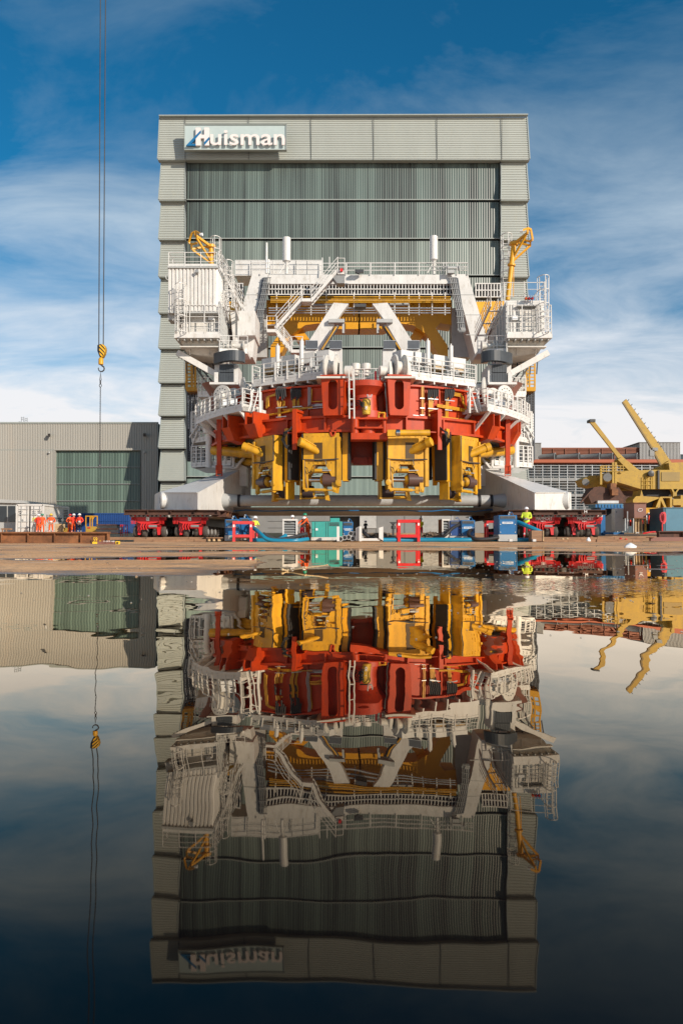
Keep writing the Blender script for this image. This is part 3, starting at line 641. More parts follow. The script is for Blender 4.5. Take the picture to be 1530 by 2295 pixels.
# centre: fixed pintle housing, motor, arms
mb = MB(); p = POL(0, 11.0, 0)
mb.lathe(p, (0, 0, 1), [(7.9, 1.15), (8.35, 1.15), (8.4, 0.85), (9.4, 0.8), (9.7, 1.05), (9.9, 1.35), (10.25, 1.4), (10.3, 1.1), (10.45, 0.4)], 28); mb.build('pintle_housing', dorange, M)
mb = MB(); mb.T = TP(0.02); mb.box(-1.15, 1.1, 10.9, 12.3, 7.75, 7.9); mb.box(-1.2, 1.1, 11.2, 12.5, 6.45, 6.85); mb.box(-0.9, 0.8, 11.2, 12.45, 7.15, 7.25); mb.lathe((-0.95, 12.1, 0), (0, 0, 1), [(6.6, 0.25), (7.8, 0.25)], 16); mb.lathe((0.9, 12.0, 0), (0, 0, 1), [(6.9, 0.14), (8.2, 0.14)], 12); mb.lathe((-0.1, 11.8, 0), (0, 0, 1), [(6.85, 0.5), (7.15, 0.5)], 16)
mb.build('swivel_bracket', orange, M)
mb = MB(); c = V(821, 912, 49.6); mb.lathe(c, (0, 0, 1), [(-0.48, 0.24), (-0.3, 0.27), (0.42, 0.27), (0.5, 0.2), (0.52, 0.1)], 16); mo = mb.build('slewing_motor', mat('motor_paint', (0.66, 0.40, 0.03), 0.5, dirt=0.8, dirtcol=(0.02, 0.02, 0.02), scale=5), M)
text('8', V(818, 917.5, 49.3), 0.22, textwh, mo, 'motor_number', ext=0.02)
mb = MB()
for k in range(4):
    a, b = V(806, 897 + k * 3, 49.5), V(818, 902 + k * 3, 49.4); mb.tube([V(794, 899 + k * 4, 50.2), a, (a + b) / 2 + Vector((0, -0.1, -0.12)), b], 0.035, 5)
mb.tube([V(806, 893, 49.5), V(822, 891, 49.2), V(828, 898, 49.2), V(829, 908, 49.3)], 0.04, 5); mb.build('motor_hose', black, mo)
mb = MB(); ladder(mb, V(788, 938, 49.2), V(787, 828, 49.2), 0.3, 0.05, 0.55); mb.build('ladder', white, M)
mb = MB(); mb.tube([V(823, 884, 49.4), V(824, 890, 49.3), V(831, 890, 49.3), V(833, 884, 49.4)], 0.04, 6)
mb.build('lifting_shackle', lgrey, M)
for x, y in ((746, 970), (742, 972), (903, 970)):
    mb = MB(); mb.pp([(x - 4, y - 4), (x + 8, y - 4), (x + 4, y + 6), (x, y + 6)], 50.2, 0.1); mb.build('lifting_lug', orange, M)
# radial red brackets where the gripper cylinders hang
for px in (666, 978):
    a = AZ(px, 12); mb = MB(); mb.T = TP(a)
    mb.box(-0.14, 0.14, 12.35, 12.5, 5.9, 8.5); mb.box(-0.04, 0.04, 11.3, 12.4, 6.3, 8.4); mb.box(-0.14, 0.14, 11.3, 12.35, 8.35, 8.5); mb.box(-0.6, 0.6, 11.4, 12.35, 7.0, 7.06)
    mb.build('cylinder_bracket', orange, M)
for px, dz in ((578, 0), (1090, 0), (528, 0.2), (1138, 0.2)):
    a = AZ(px, 11.6); mb = MB(); mb.T = TP(a)
    mb.hexa([(-0.45, 11.2, 6.75), (0.45, 11.2, 6.75), (0.4, 12.0, 6.95), (-0.4, 12.0, 6.95)], [(-0.5, 11.0, 7.8), (0.5, 11.0, 7.8), (0.5, 12.5, 7.8), (-0.5, 12.5, 7.8)])
    mb.box(-0.4, -0.3, 11.0, 12.5, 7.8, 8.6); mb.box(0.3, 0.4, 11.0, 12.5, 7.8, 8.6); mb.build('corner_bracket', orange, M)
for mir, s in SIDES:      # hanging red struts with little baskets
    mb = MB(mir); mb.bar(V(1137, 1062, 56), V(1137, 930, 56), 0.32, 0.32); o = mb.build('hanging_strut', orange, M)
    mb = MB(mir)
    for z in (1043, 1055, 1066):
        mb.tube([V(1131, z, 55.7), V(1144, z, 55.7), V(1144, z, 56.4), V(1131, z, 56.4)], 0.03, 4, closed=True)
    for x in (1131, 1144):
        for D in (55.7, 56.4): mb.tube([V(x, 1043, D), V(x, 1066, D)], 0.03, 4)
    mb.build('strut_basket', orange, o)
    mb = MB(mir); mb.pb(1134.5, 1046, 1140, 1062, 55.9, 0.3); mb.build('hydraulic_unit', black, o)
# --- pipe runs on the drum
def runs(rows, name, m, r):
    for path in rows:
        mb = MB(); pts = []
        for (x0, y0), (x1, y1) in zip(path, path[1:]):
            k = max(1, int(abs(x1 - x0) / 12))
            for i in range(k):
                t = i / k; pts.append((lerp(x0, x1, t), lerp(y0, y1, t)))
        pts.append(path[-1]); q = []
        for x, y in pts:
            a = AZ(x, 10.8); D = YC - 10.8 * math.cos(a); q.append(POL(a, 10.8, zf(y, D)))
        mb.tube(q, r, 5); mb.build(name, m, M)
Y1 = [[(621 + k * 3.4, 898), (621 + k * 3.4, 905), (623 + k * 1.8, 913), (623 + k * 1.8, 970 - k)] for k in range(3)]
Y1 += [[(633 + k * 3, 898), (633 + k * 3, 918 + k * 2), (700, 912 + k * 2)] for k in range(2)]
Y1 += [[(654 + k * 3.2, 894), (656 + k * 2, 905), (656 + k * 2, 936 + k * 2), (580, 944 + k * 2.2)] for k in range(3)]
Y1 += [[(666 + k * 2.6, 894), (666 + k * 2.6, 918), (586, 932 + k * 2)] for k in range(2)]
Y1 += [[(596 + k * 2.5, 915 - k * 2), (596 + k * 2.5, 890 - k), (616, 886 - k * 2), (618, 878)] for k in range(3)]
Y1 += [[(698, 872), (698, 900), (792, 897)], [(946, 866), (946, 938)], [(949.5, 866), (949.5, 938)]]
Y1 += [[(963 + k * 3.6, 890), (962 + k * 2.6, 905), (962 + k * 2.6, 932 + k)] for k in range(4)]
Y1 += [[(1002 + k * 3, 892), (1000 + k * 2.4, 910), (1000 + k * 2.4, 952 - k * 3), (1034 + k * 2.4, 956 - k * 3), (1036 + k * 2.4, 975)] for k in range(3)]
Y1 += [[(980, 906 + k * 2.5), (1050, 918 + k * 2.5)] for k in range(3)] + [[(972, 932 + k * 2.4), (1060, 942 + k * 2.4)] for k in range(3)]
Y1 += [[(1018, 880 + k * 3), (1035 + k * 2, 883 + k * 3), (1037 + k * 2, 900 + k * 2), (1044 + k * 2, 912 + k), (1052, 915 + k * 2)] for k in range(3)]
runs(Y1, 'yellow_pipe', yellow, 0.045)
runs([[(690 + k * 2.5, 868), (690 + k * 2.5, 910 - k * 2), (792, 908 - k * 2.3)] for k in range(3)] + [[(676, 912), (690, 916), (732, 912)], [(926, 930), (945, 932), (960, 937)]], 'steel_pipe', galv, 0.03)
for x0, x1 in ((620, 639), (653, 673), (960, 981), (998, 1017)):
    mb = MB()
    for k in range(6):
        x = lerp(x0, x1, k / 5); a = AZ(x, 10.85); D = YC - 10.85 * math.cos(a)
        mb.tube([POL(a, 10.7, zf(866, D)), POL(a, 10.95, zf(874, D)), POL(a, 10.85, zf(897 - (k % 3) * 4, D))], 0.07, 5)
    mb.build('hose_bundle', black, M)
for x0, y0, x1 in ((618, 935, 640), (618, 914, 642), (655, 912, 676), (655, 922, 676), (960, 893, 983), (960, 915, 983), (998, 896, 1020), (998, 918, 1014), (998, 940, 1014), (942, 892, 952), (942, 914, 952), (942, 930, 952)):
    mb = MB(); a, b = AZ(x0, 10.9), AZ(x1, 10.9); D = YC - 10.9 * math.cos(a); mb.bar(POL(a, 10.9, zf(y0, D)), POL(b, 10.9, zf(y0, D)), 0.05, 0.06); mb.build('pipe_clamp', galv, M)
# --- yellow roller grippers
def gripper(az, s, rs, bright=yellow, face=None, sc=1.0):
    G = bpy.data.objects.new('roller_gripper', None); scene.collection.objects.link(G); G.parent = M; G.location = (0, 0, 0)
    if face is None: T0 = TP(az)
    else:
        cc = POL(az, 11.6, 0); fo = Vector((math.sin(face), -math.cos(face), 0)); ft = Vector((math.cos(face), math.sin(face), 0))
        T0 = lambda p: cc + fo * (p.y - 11.6) + ft * p.x + Vector((0, 0, p.z))
    T = lambda p: T0(Vector((p.x * sc, p.y, p.z + 0.04 * max(0, 5 - p.z))))
    def mk(): m = MB(); m.T = lambda p: T(Vector((p.x * s, p.y, p.z))); return m
    def mr(): m = MB(); m.T = lambda p: T(Vector((p.x * rs, p.y, p.z))); return m
    pl = [(-1.3, 6.95), (1.35, 6.95), (1.35, 4.4), (1.12, 3.1), (0.85, 3.15), (0.85, 4.1), (0.35, 4.95), (-0.45, 4.95), (-0.95, 4.3), (-0.95, 3.2), (-1.12, 3.15), (-1.3, 4.2)]
    m = mr(); m.hexa([(x, 12.0, z) for x, z in pl], [(x, 11.82, z) for x, z in pl]); m.hexa([(x, 10.7, z) for x, z in pl], [(x, 10.5, z) for x, z in pl])
    # box sides, leaving a recess for the cylinder
    m.box(-1.28, -0.05, 10.7, 11.82, 5.0, 6.95); m.box(0.5, 1.33, 10.7, 11.82, 5.0, 6.95); m.box(-0.05, 0.5, 10.7, 11.3, 5.0, 6.95)
    m.box(1.2, 1.45, 11.5, 12.12, 3.5, 6.7); m.box(-1.32, -1.2, 11.2, 12.1, 3.3, 5.3)
    m.box(-1.35, 1.4, 12.0, 12.06, 5.2, 5.3); body = m.build('gripper_frame', bright, M)
    G_ = body
    m = MB(); m.T = lambda p: T(Vector((-p.x * s, p.y, p.z))); m.box(-0.12, 0.5, 11.99, 12.02, 5.15, 6.35); m.build('cylinder_recess_shade', mat('recess_shade_olive', (.07, .036, .005), .6) if 'recess_shade_olive' not in MATS else MATS['recess_shade_olive'], G_)  # flat dark plate, paints the shade of the cylinder recess onto the frame
    sg = -1; m = MB(); m.T = lambda p: T(Vector((-p.x * s, p.y, p.z))); m.tube([(0.1, 11.7, 5.7), (1.35, 12.75, 6.3)], 0.24, 14); m.lathe((1.3, 12.7, 6.28), (0.75, 0.6, 0.3), [(-0.15, 0.3), (0.2, 0.3), (0.25, 0.2)], 14); m.tube([(0.3, 11.95, 6.1), (1.2, 12.6, 6.55)], 0.05, 6); m.build('tilt_cylinder', bright, M)
    m = mk(); m.box(1.5, 1.92, 10.5, 11.3, 3.9, 7.4); m.build('guide_rail', bright, M)
    for k in range(2 if abs(az) > .4 else 0): m = mk(); m.hexa([(1.36, 9.2 + k * .75, 4.0), (1.5, 9.2 + k * .75, 3.7), (1.5, 9.55 + k * .75, 3.7), (1.36, 9.55 + k * .75, 4.0)], [(1.36, 9.1 + k * .75, 7.3), (1.5, 9.1 + k * .75, 7.3), (1.5, 9.6 + k * .75, 7.3), (1.36, 9.6 + k * .75, 7.3)]); m.build('guide_rail', bright, M)
    for (a, b, c, d) in ((1.93, 2.07, 10.45, 11.35), (1.37, 1.49, 10.8, 11.35)): m = mk(); m.box(a, b, c, d, 4.0, 7.2); m.build('guide_pad', black, M)
    for k in range(2 if abs(az) > .4 else 0): m = mk(); m.box(1.38, 1.48, 9.58 + k * .75, 9.84 + k * .75, 4.1, 7.2); m.build('guide_pad', black, M)
    m = mr(); m.lathe((0.1, 11.6, 3.95), (1, 0, 0), [(0, 0.42), (0.03, 0.45), (0.98, 0.45), (1.0, 0.42)], 24); ro = m.build('roller', brownroll, M)
    m = mr(); m.lathe((-0.1, 11.6, 3.95), (1, 0, 0), [(0.0, 0.22), (0.18, 0.36), (0.22, 0.34)], 18); m.lathe((1.1, 11.6, 3.95), (1, 0, 0), [(0, 0.3), (0.15, 0.25)], 18); m.build('roller_hub', bright, ro)
    m = mr(); m.lathe((-0.95, 11.6, 3.95), (1, 0, 0), [(0, 0.15), (0.9, 0.15)], 14); m.build('roller_axle', chrome, ro)
    m = mr(); m.lathe((-1.55, 10.9, 3.2), (1, 0, 0), [(0, 0.38), (0.03, 0.41), (0.8, 0.41), (0.83, 0.38)], 24); ro = m.build('roller', dkbrown, M)
    m = mr(); m.lathe((-0.75, 10.9, 3.2), (1, 0, 0), [(0, 0.32), (0.12, 0.2)], 16); m.build('roller_hub', bright, ro)
    m = mr(); m.lathe((-0.65, 10.9, 3.2), (1, 0, 0), [(0, 0.12), (0.9, 0.12)], 12); m.build('roller_axle', chrome, ro)
    m = mr(); m.tube([(-1.05, 11.9, 3.3), (0.35, 11.9, 3.25)], 0.11, 8); m.lathe((-1.1, 11.9, 3.3), (1, 0, 0), [(-.1, .16), (.06, .16)], 10); m.lathe((.95, 11.9, 3.25), (1, 0, 0), [(0, .15), (.16, .15)], 10); m.tube([(0.3, 11.9, 3.25), (1.1, 11.9, 3.25)], 0.05, 6); m.build('gripper_link', bright, M)
    m = mr(); m.tube([(-1.55, 10.9, 2.8), (0.45, 10.9, 2.8)], 0.1, 8); m.hexa([(.2, 10.7, 2.65), (.5, 10.7, 2.6), (.5, 11.1, 2.6), (.2, 11.1, 2.65)], [(-.05, 10.7, 4.1), (.15, 10.7, 4.1), (.15, 11.1, 4.1), (-.05, 11.1, 4.1)]); m.box(-1.72, -1.58, 10.6, 11.3, 2.7, 3.95); m.build('gripper_link', bright, M)
    m = mr(); m.hexa([(-.95, 11.2, 4.3), (-.6, 11.2, 4.45), (-.6, 11.9, 4.45), (-.95, 11.9, 4.3)], [(-.45, 11.2, 5.0), (-.4, 11.2, 5.0), (-.4, 11.9, 5.0), (-.45, 11.9, 5.0)]); m.box(-.6, .6, 11.3, 11.9, 4.42, 4.5); m.build('gripper_link', bright, M)
    m = mr(); m.tube([(-.7, 11.95, 4.55), (.1, 11.95, 4.55)], .13, 8); m.build('gripper_link', bright, M)
    m = mr(); m.tube([(.1, 11.95, 4.55), (.75, 11.95, 4.57)], .06, 8); m.build('link_rod', chrome, M)
    m = mk(); m.lathe((1.3, 12.05, 3.75), (0, 1, 0), [(0, .2), (.12, .2), (.14, .1)], 14); m.build('pivot_pin', bright, M)
    m = mr(); m.tube([(-1.2, 12.0, 4.8), (-1.0, 12.15, 4.7), (-.9, 12.1, 4.4), (-.7, 12.1, 4.5)], .03, 5); m.tube([(-.5, 12.05, 4.95), (-.45, 12.2, 4.6), (-.6, 12.1, 4.2), (-.2, 12.0, 4.3)], .025, 5); m.build('cylinder_hose', black, M)
    m = mr(); m.tube([(-1.35, 12.1, 6.9), (-1.38, 12.1, 5.28), (-0.2, 12.12, 5.22), (1.35, 12.1, 5.28)], 0.045, 5); m.tube([(0.35, 12.1, 5.25), (0.42, 12.15, 4.9), (0.3, 12.1, 4.75)], 0.03, 5); m.tube([(-1.2, 12.05, 5.2), (-1.15, 12.1, 4.3), (-1.0, 12.05, 3.4)], 0.03, 5); m.build('grease_line', dark, M)
    m = mr()
    for k in range(8): m.lathe((-1.15 + k * 0.33, 12.0, 5.08), (0, 1, 0), [(0, 0.045), (0.05, 0.045)], 6)
    for k in range(6): m.lathe((-1.0 + k * 0.4, 12.0, 6.75), (0, 1, 0), [(0, 0.035), (0.03, 0.035)], 6)
    m.build('frame_bolts', yellow, G_)
    bpy.data.objects.remove(G)
gripper(0.222, -1, 1, yellow, .14, .95); gripper(-0.245, 1, 1, yellow, -.12, .86); gripper(0.60, -1, 1, yellow, .85, .84); gripper(-0.575, 1, -1, yellow, -.85, .84)
m = MB(); m.tube([V(872, 970, 49.2), V(962, 970, 49.6)], 0.2, 14); m.pb(868, 963, 887, 977, 49.0, 0.4); m.build('lock_cylinder', yellow, M)
m = MB(); m.tube([V(887, 970, 49.15), V(896, 970, 49.15)], 0.23, 12); m.build('cylinder_rod', chrome, M)
for mir, s in SIDES:
    m = MB(mir); m.tube([V(1145, 1009, 58.5), V(1040, 1018, 55.2)], 0.36, 16); m.lathe(V(1090, 1013.5, 56.8), (1, 0.1, 0), [(-0.1, 0.42), (0.1, 0.42)], 16); m.build('reach_cylinder', yellow, M)
    m = MB(mir); m.tube([V(1090, 1036, 60), V(1050, 1034, 57)], 0.3, 14); m.build('reach_cylinder', yellow, M)
    m = MB(mir)
    m.tube([V(1076, 1022, 58), V(1096, 1048, 58), V(1102, 1048, 58), V(1102, 1000, 58)], 0.12, 8); m.tube([V(1096, 1048, 58), V(1150, 1046, 58)], 0.12, 8); m.build('brace_pipe', white, M)
    m = MB(mir)
    for k in range(4): m.tube([V(981 + k, 952 + k * 3, 50.6), V(996 + k * 2, 968, 50.1), V(1003 + k * 2, 985, 50.2), V(998, 998 + k * 2, 50.5), V(984, 999 + k * 3, 50.8)], 0.035, 5)
    m.build('flexible_hoses', black, M)
    m = MB(mir)      # cluttered machinery under the ring
    for k in range(16):
        x, y = rnd.uniform(1020, 1120), rnd.uniform(975, 1000); D = rnd.uniform(56, 60); w_ = rnd.uniform(3, 9); m.pb(x, y, x + w_, y + rnd.uniform(3, 9), D, 0.4)
    m.build('valve_cluster', dorange, M)
# --- decks with railings, lockers, winches
for mir, s in SIDES:
    P0, P1 = V(1066, 868, 54.0), V(912, 846, 51.1); z = (P0.z + P1.z) / 2; P0.z = P1.z = z
    ax = (P0 - P1).normalized(); back = Vector((-ax.y, ax.x, 0)) * 2.6; back = back if back.y > 0 else -back
    m = MB(mir); m.hexa([P1, P0, P0 + back, P1 + back], [p + Vector((0, 0, 0.32)) for p in (P1, P0, P0 + back, P1 + back)])
    for k in range(6): q = P1.lerp(P0, (k + 0.3) / 6); m.bar(q + Vector((0, 0, -0.09)), q + back + Vector((0, 0, -0.09)), 0.1, 0.18)
    dk = m.build('service_deck', white, M)
    m = MB(mir); rail(m, [P1 + Vector((0, 0, .32)), P0 + Vector((0, 0, .32)), P0 + back + Vector((0, 0, .32))], 1.15, 0.035, 1.0, 4, 0.075); m.build('railing', white, dk)
    for t in (0.12, 0.5, 0.88):
        m = MB(mir); q = P1.lerp(P0, t); a = q + back * 0.25; e = a + ax * (-0.25) + back * 0.25 + Vector((0, 0, -1.35)); m.bar(a, e, 0.14, 0.22); m.build('deck_strut', white, dk)
    tp = lambda t, u, h: P1.lerp(P0, t) + back * u + Vector((0, 0, 0.32 + h))
    for (t0, t1, hy) in ((0.03, 0.20, 1), (0.23, 0.42, 1), (0.50, 0.70, 0), (0.78, 0.98, 0)):
        m = MB(mir); lo_ = [tp(t0, 0.35, 1.05), tp(t1, 0.35, 1.05), tp(t1, 0.75, 1.05), tp(t0, 0.75, 1.05)]; m.hexa(lo_, [p + Vector((0, 0, 0.72)) for p in lo_]); lk = m.build('locker', white, dk)
        if not hy:
            m = MB(mir); lo_ = [tp(t0 + .02, 0.38, 0.75), tp(t1 - .02, 0.38, 0.75), tp(t1 - .02, 0.7, 0.75), tp(t0 + .02, 0.7, 0.75)]; m.hexa(lo_, [p + Vector((0, 0, 0.3)) for p in lo_]); m.build('oil_tray', palewood, lk)
        m = MB(mir)
        for t in (t0 + 0.01, t1 - 0.01):
            for u in (0.36, 0.84): m.bar(tp(t, u, 0), tp(t, u, 1.3), 0.1)
        m.bar(tp(t0, 0.36, 0.5), tp(t1, 0.36, 0.5), 0.06, 0.1); m.bar(tp(t0, 0.36, 0.85), tp(t1, 0.36, 0.85), 0.06, 0.1); m.build('locker_frame', lgrey, lk)
        m = MB(mir)
        for k in range(5):
            t = lerp(t0 + .03, t1 - .03, k / 4); m.tube([tp(t, 0.5, 0), tp(t + rnd.uniform(-.02, .02), 0.42, 0.4), tp(t, 0.5, 0.9)], 0.035, 5)
        m.build('feed_pipe', yellow if hy == 0 else lgrey, lk)
    for k in range(26):
        m = MB(mir); t, u = rnd.uniform(0.02, 0.98), rnd.uniform(0.1, 0.9); h0 = rnd.uniform(0.0, 0.7); a = tp(t, u, h0); m.box(a.x, a.x + rnd.uniform(.1, .4), a.y, a.y + .3, a.z, a.z + rnd.uniform(.15, .5)); m.build('valve_block', lgrey, dk)
    m = MB(mir)
    for k in range(14):
        t, u = rnd.uniform(0.02, 0.98), rnd.uniform(0.3, 0.9); a = tp(t, u, 0.02); m.box(a.x, a.x + rnd.uniform(.2, .7), a.y, a.y + .4, a.z, a.z + rnd.uniform(.15, .35))
    m.build('pump_blocks', dark, dk)
    for t, h in ((0.36, 2.5), (0.70, 2.4)):
        m = MB(mir); a = tp(t, 0.2, 0); m.lathe(a, (0, 0, 1), [(0, 0.07), (0.8, 0.07), (0.85, 0.15), (h, 0.15), (h + 0.05, 0.05), (h + 0.15, 0.05)], 12); m.build('accumulator_bottle', white, dk)
    # ladder cage at outer end
    # fairlead winch
    m = MB(mir); c = V(895, 825, 50.6); axw = Vector((0.97, 0.24, 0))
    m.lathe(c, axw, [(-0.46, 0.6), (-0.42, 0.86), (-0.32, 0.88), (-0.22, 0.50), (-0.02, 0.44), (0.16, 0.50), (0.26, 0.88), (0.36, 0.86), (0.42, 0.5)], 28); wn = m.build('winch_drum', offwhite, M)
    for o_ in (-0.72, 0.52):
        m = MB(mir); a = c + axw * o_; b0 = Vector((0, 0.5, 0))
        m.hexa([a + Vector((0, -0.75, -0.72)), a + Vector((0, 0.75, -0.72)), a + Vector((0, 0.3, 0.35)), a + Vector((0, -0.3, 0.35))], [p + axw * 0.22 for p in (a + Vector((0, -0.75, -0.72)), a + Vector((0, 0.75, -0.72)), a + Vector((0, 0.3, 0.35)), a + Vector((0, -0.3, 0.35)))]); m.build('winch_cheek', offwhite, wn)
    m = MB(mir); m.box(c.x - 1.0, c.x + 0.95, c.y - 0.9, c.y + 1.0, c.z - 0.82, c.z - 0.7); m.lathe(c + axw * -1.15 + Vector((0, 0, -.25)), axw, [(-0.2, 0.34), (0.25, 0.36), (0.3, 0.2)], 18); m.build('winch_base', offwhite, wn)
    # dark radiator screens on white cabinets
    for x0 in (859, 913):
        m = MB(mir); m.pb(x0 - 1.5, 781.5, x0 + 28.5, 835, 58, 1.2); cbn = m.build('control_cabinet', white, M)
        m = MB(mir); m.pb(x0, 763, x0 + 27, 781, 57.8, 0.15); m.build('screen_panel', scr, cbn)
        m = MB(mir); m.tube([V(x0, 763, 57.8), V(x0 + 27, 763, 57.8), V(x0 + 27, 781, 57.8), V(x0, 781, 57.8)], 0.03, 4, closed=True); m.build('screen_frame', galv, cbn)
    # ------ outer curved walkway
    A, B, C = V(1048, 929, 53.6), V(1092, 921, 52.0), V(1186, 950, 58.4); z = (A.z + B.z + C.z) / 3
    Q = [A, B] + [POL(AZ(x, 13.4), 13.4, 0) for x in (1122, 1150)] + [C]
    Q[2] = B.lerp(C, 0.36) + Vector((0.25, -0.25, 0)); Q[3] = B.lerp(C, 0.7) + Vector((0.25, -0.2, 0))
    for q in Q: q.z = z
    inn = []
    for q in Q: d_ = (Vector((XC, YC, z)) - q).normalized() * 1.7; inn.append(q + d_)
    m = MB(mir); up = Vector((0, 0, 0.3))
    for i in range(len(Q) - 1): m.hexa([Q[i], Q[i + 1], inn[i + 1], inn[i]], [p + up for p in (Q[i], Q[i + 1], inn[i + 1], inn[i])])
    wk = m.build('curved_walkway', white, M)
    m = MB(mir); rail(m, [q + up for q in Q], 1.2, 0.035, 0.85, 4, 0.09); m.build('railing', white, wk)
    for i, t in ((0, 0.1), (1, 0.1), (1, 0.8), (2, 0.8), (3, 0.5)):
        m = MB(mir); q = Q[i].lerp(Q[i + 1], t); e = q + (Vector((XC, YC, z)) - q).normalized() * 1.7; e.z -= 1.45; m.bar(q, e, 0.14, 0.2); m.build('walkway_strut', white, wk)
    m = MB(mir); 
    for k in range(22):
        q = inn[rnd.randint(0, 3)].lerp(Q[rnd.randint(1, 4)], rnd.uniform(0.2, 0.6)); m.box(q.x, q.x + rnd.uniform(.1, .5), q.y, q.y + .3, z + .3, z + rnd.uniform(.5, 1.1))
    m.build('walkway_equipment', lgrey, wk)
    m = MB(mir); ladder(m, V(1062, 926, 52.6), V(1062, 870, 52.8), 0.6, 0.04, 0.28); m.tube([V(1052, 868, 52.9), V(1052, 926, 52.6)], 0.08, 6); m.tube([V(1066, 872, 52.9), V(1078, 922, 52.4)], 0.05, 6); m.tube([V(1054, 872, 52.9), V(1069, 924, 52.4)], 0.05, 6); m.build('access_frame', white, wk)
    # reels beside the walkway
    m = MB(mir); c = V(1122, 890, 56.0); axr = Vector((0.55, -0.83, 0))
    m.lathe(c, axr, [(-0.9, 0.5), (-0.8, 0.78), (-0.7, 0.78), (-0.6, 0.45), (0.25, 0.45), (0.35, 0.80), (0.45, 0.80), (0.5, 0.35), (0.7, 0.3)], 28); re = m.build('hose_reel', offwhite, M)
    m = MB(mir)
    for k in range(14): t = 2 * PI * k / 14; m.lathe(c + axr * 0.46 + Vector((0.83 * math.cos(t), 0.55 * math.cos(t), math.sin(t))) * 0.55, axr, [(0, 0.05), (0.03, 0.05)], 6)
    m.build('reel_hole', dark, re)
    m = MB(mir); m.lathe(V(1080, 878, 55.6), (0.96, -0.28, 0), [(-0.75, 0.5), (-0.7, 1.0), (-0.6, 1.0), (-0.5, 0.6), (0.0, 0.6), (0.1, 1.02), (0.2, 1.02), (0.25, 0.5)], 28); m.build('hose_reel', offwhite, M)
    m = MB(mir); m.pb(1100, 893, 1116, 907, 54.2, 0.05); m.pb(1118, 895, 1132, 909, 54.3, 0.05); m.build('notice_board', plastic_w, M)
    # lower side balcony
    for (x0, y0, D0, x1, y1, D1, hh) in ((1108, 1041, 58, 1193, 1049, 60, 1.4), (1150, 985, 59, 1190, 995, 61, 2.2)):
        a, b = V(x0, y0, D0), V(x1, y1, D1); a.z = b.z = (a.z + b.z) / 2; bk = Vector((-0.2, 2.2, 0))
        m = MB(mir); m.hexa([a, b, b + bk, a + bk], [p + Vector((0, 0, 0.2)) for p in (a, b, b + bk, a + bk)]); bl = m.build('side_balcony', white, M)
        m = MB(mir); rail(m, [p + Vector((0, 0, .2)) for p in (a, b, b + bk, a + bk)], hh, 0.04, 0.5, 5, 0.09); m.build('railing', white, bl)
    m = MB(mir); m.pb(1164, 1006, 1176, 1044, 60.2, .6); m.build('balcony_locker', lgrey, M)
    for q in ((1180, 1000, 1188, 1044, 61), (1166, 958, 1186, 964, 60.4), (1160, 925, 1172, 945, 60)): m = MB(mir); m.pb(*q, .7); m.build('balcony_locker', lgrey, M)
    m = MB(mir); rail(m, [V(1150, 960, 59.5), V(1192, 966, 61)], 1.5, .04, .5, 4, .08); m.build('railing', white, M)
    m = MB(mir); m.hexa([V(1118, 1047, 58.5), V(1185, 1050, 60), V(1165, 1050, 63), V(1118, 1047, 63)], [V(1140, 1060, 59), V(1160, 1060, 60), V(1155, 1060, 62), V(1140, 1060, 62)]); m.build('balcony_hull', lgrey, M)
    m = MB(mir); p = V(1156, 1048, 58.8); m.lathe(p, (0, 0, 1), [(0, 0.24), (2.5, 0.24), (2.55, 0.42), (3.4, 0.42), (3.45, 0.3), (3.7, 0.3)], 16); m.build('white_column', white, M)
    m = MB(mir); m.bar(V(1190, 1000, 61), V(1178, 965, 60), 0.1); m.bar(V(1195, 980, 61), V(1176, 950, 60), 0.1); m.build('balcony_brace', white, M)
    # vertical ladder trunk behind
    m = MB(mir)
    for x in (1158, 1166, 1176): m.bar(V(x, 985, 61), V(x, 840, 61), 0.08)
    for k in range(12): m.bar(V(1158, 985 - k * 13, 61), V(1176, 985 - k * 13, 61), 0.05)
    m.bar(V(1154, 880, 60), V(1154, 940, 60), 0.25); m.build('ladder_trunk', white, M)
    a, b = V(1148, 889, 58.5), V(1178, 889, 60); m = MB(mir); bk = Vector((0, 1.5, 0)); m.hexa([a, b, b + bk, a + bk], [p + Vector((0, 0, 0.25)) for p in (a, b, b + bk, a + bk)]); sb = m.build('mid_balcony', white, M)
    m = MB(mir); rail(m, [p + Vector((0, 0, .25)) for p in (a, b)], 1.2, 0.03, 0.5, 3, 0.06); m.build('railing', white, sb)
    # yellow cage and black chain lattice
    m = MB(mir)
    for x in (1179, 1186, 1198):
        for D in (63, 64.5): m.bar(V(x, 872, D), V(x, 806, D), 0.12)
    for k in range(9): y = 806 + k * 7.8; m.bar(V(1179, y, 63), V(1198, y, 63), 0.09)
    m.pb(1177, 868, 1200, 876, 62.9, 1.8); m.build('guard_cage', yellow, M)
    m = MB(mir)
    m.pb(1173, 876, 1196, 1034, 64.4, 0.2)
    m.build('chain_backing', black, M)
    m = MB(mir)
    for x in (1172, 1177, 1183, 1190, 1197): m.bar(V(x, 1030, 63.6), V(x, 876, 63.6), 0.07)
    for k in range(27): m.bar(V(1172, 880 + k * 5.8, 63.55), V(1198, 880 + k * 5.8, 63.55), 0.035)
    m.build('cable_lattice', scr, M)
    m = MB(mir)
    for k in range(6): x = 1174 + k * 4; y = 880 + rnd.uniform(0, 60); m.tube([V(x, y, 63.9), V(x + rnd.uniform(-1, 1), y + rnd.uniform(40, 90), 63.9)], 0.04, 5)
    m.build('lattice_cables', galv, M)
    # slate cable chain and its seat
    m = MB(mir); up = []
    n = 11; arc = [V(lerp(1080, 1148, i / (n - 1)), 815, 57.0 - 1.3 * math.sin(PI * (0.2 + 0.75 * i / (n - 1)))) for i in range(n)]; z0, z1 = zf(816, 57), zf(793, 57)
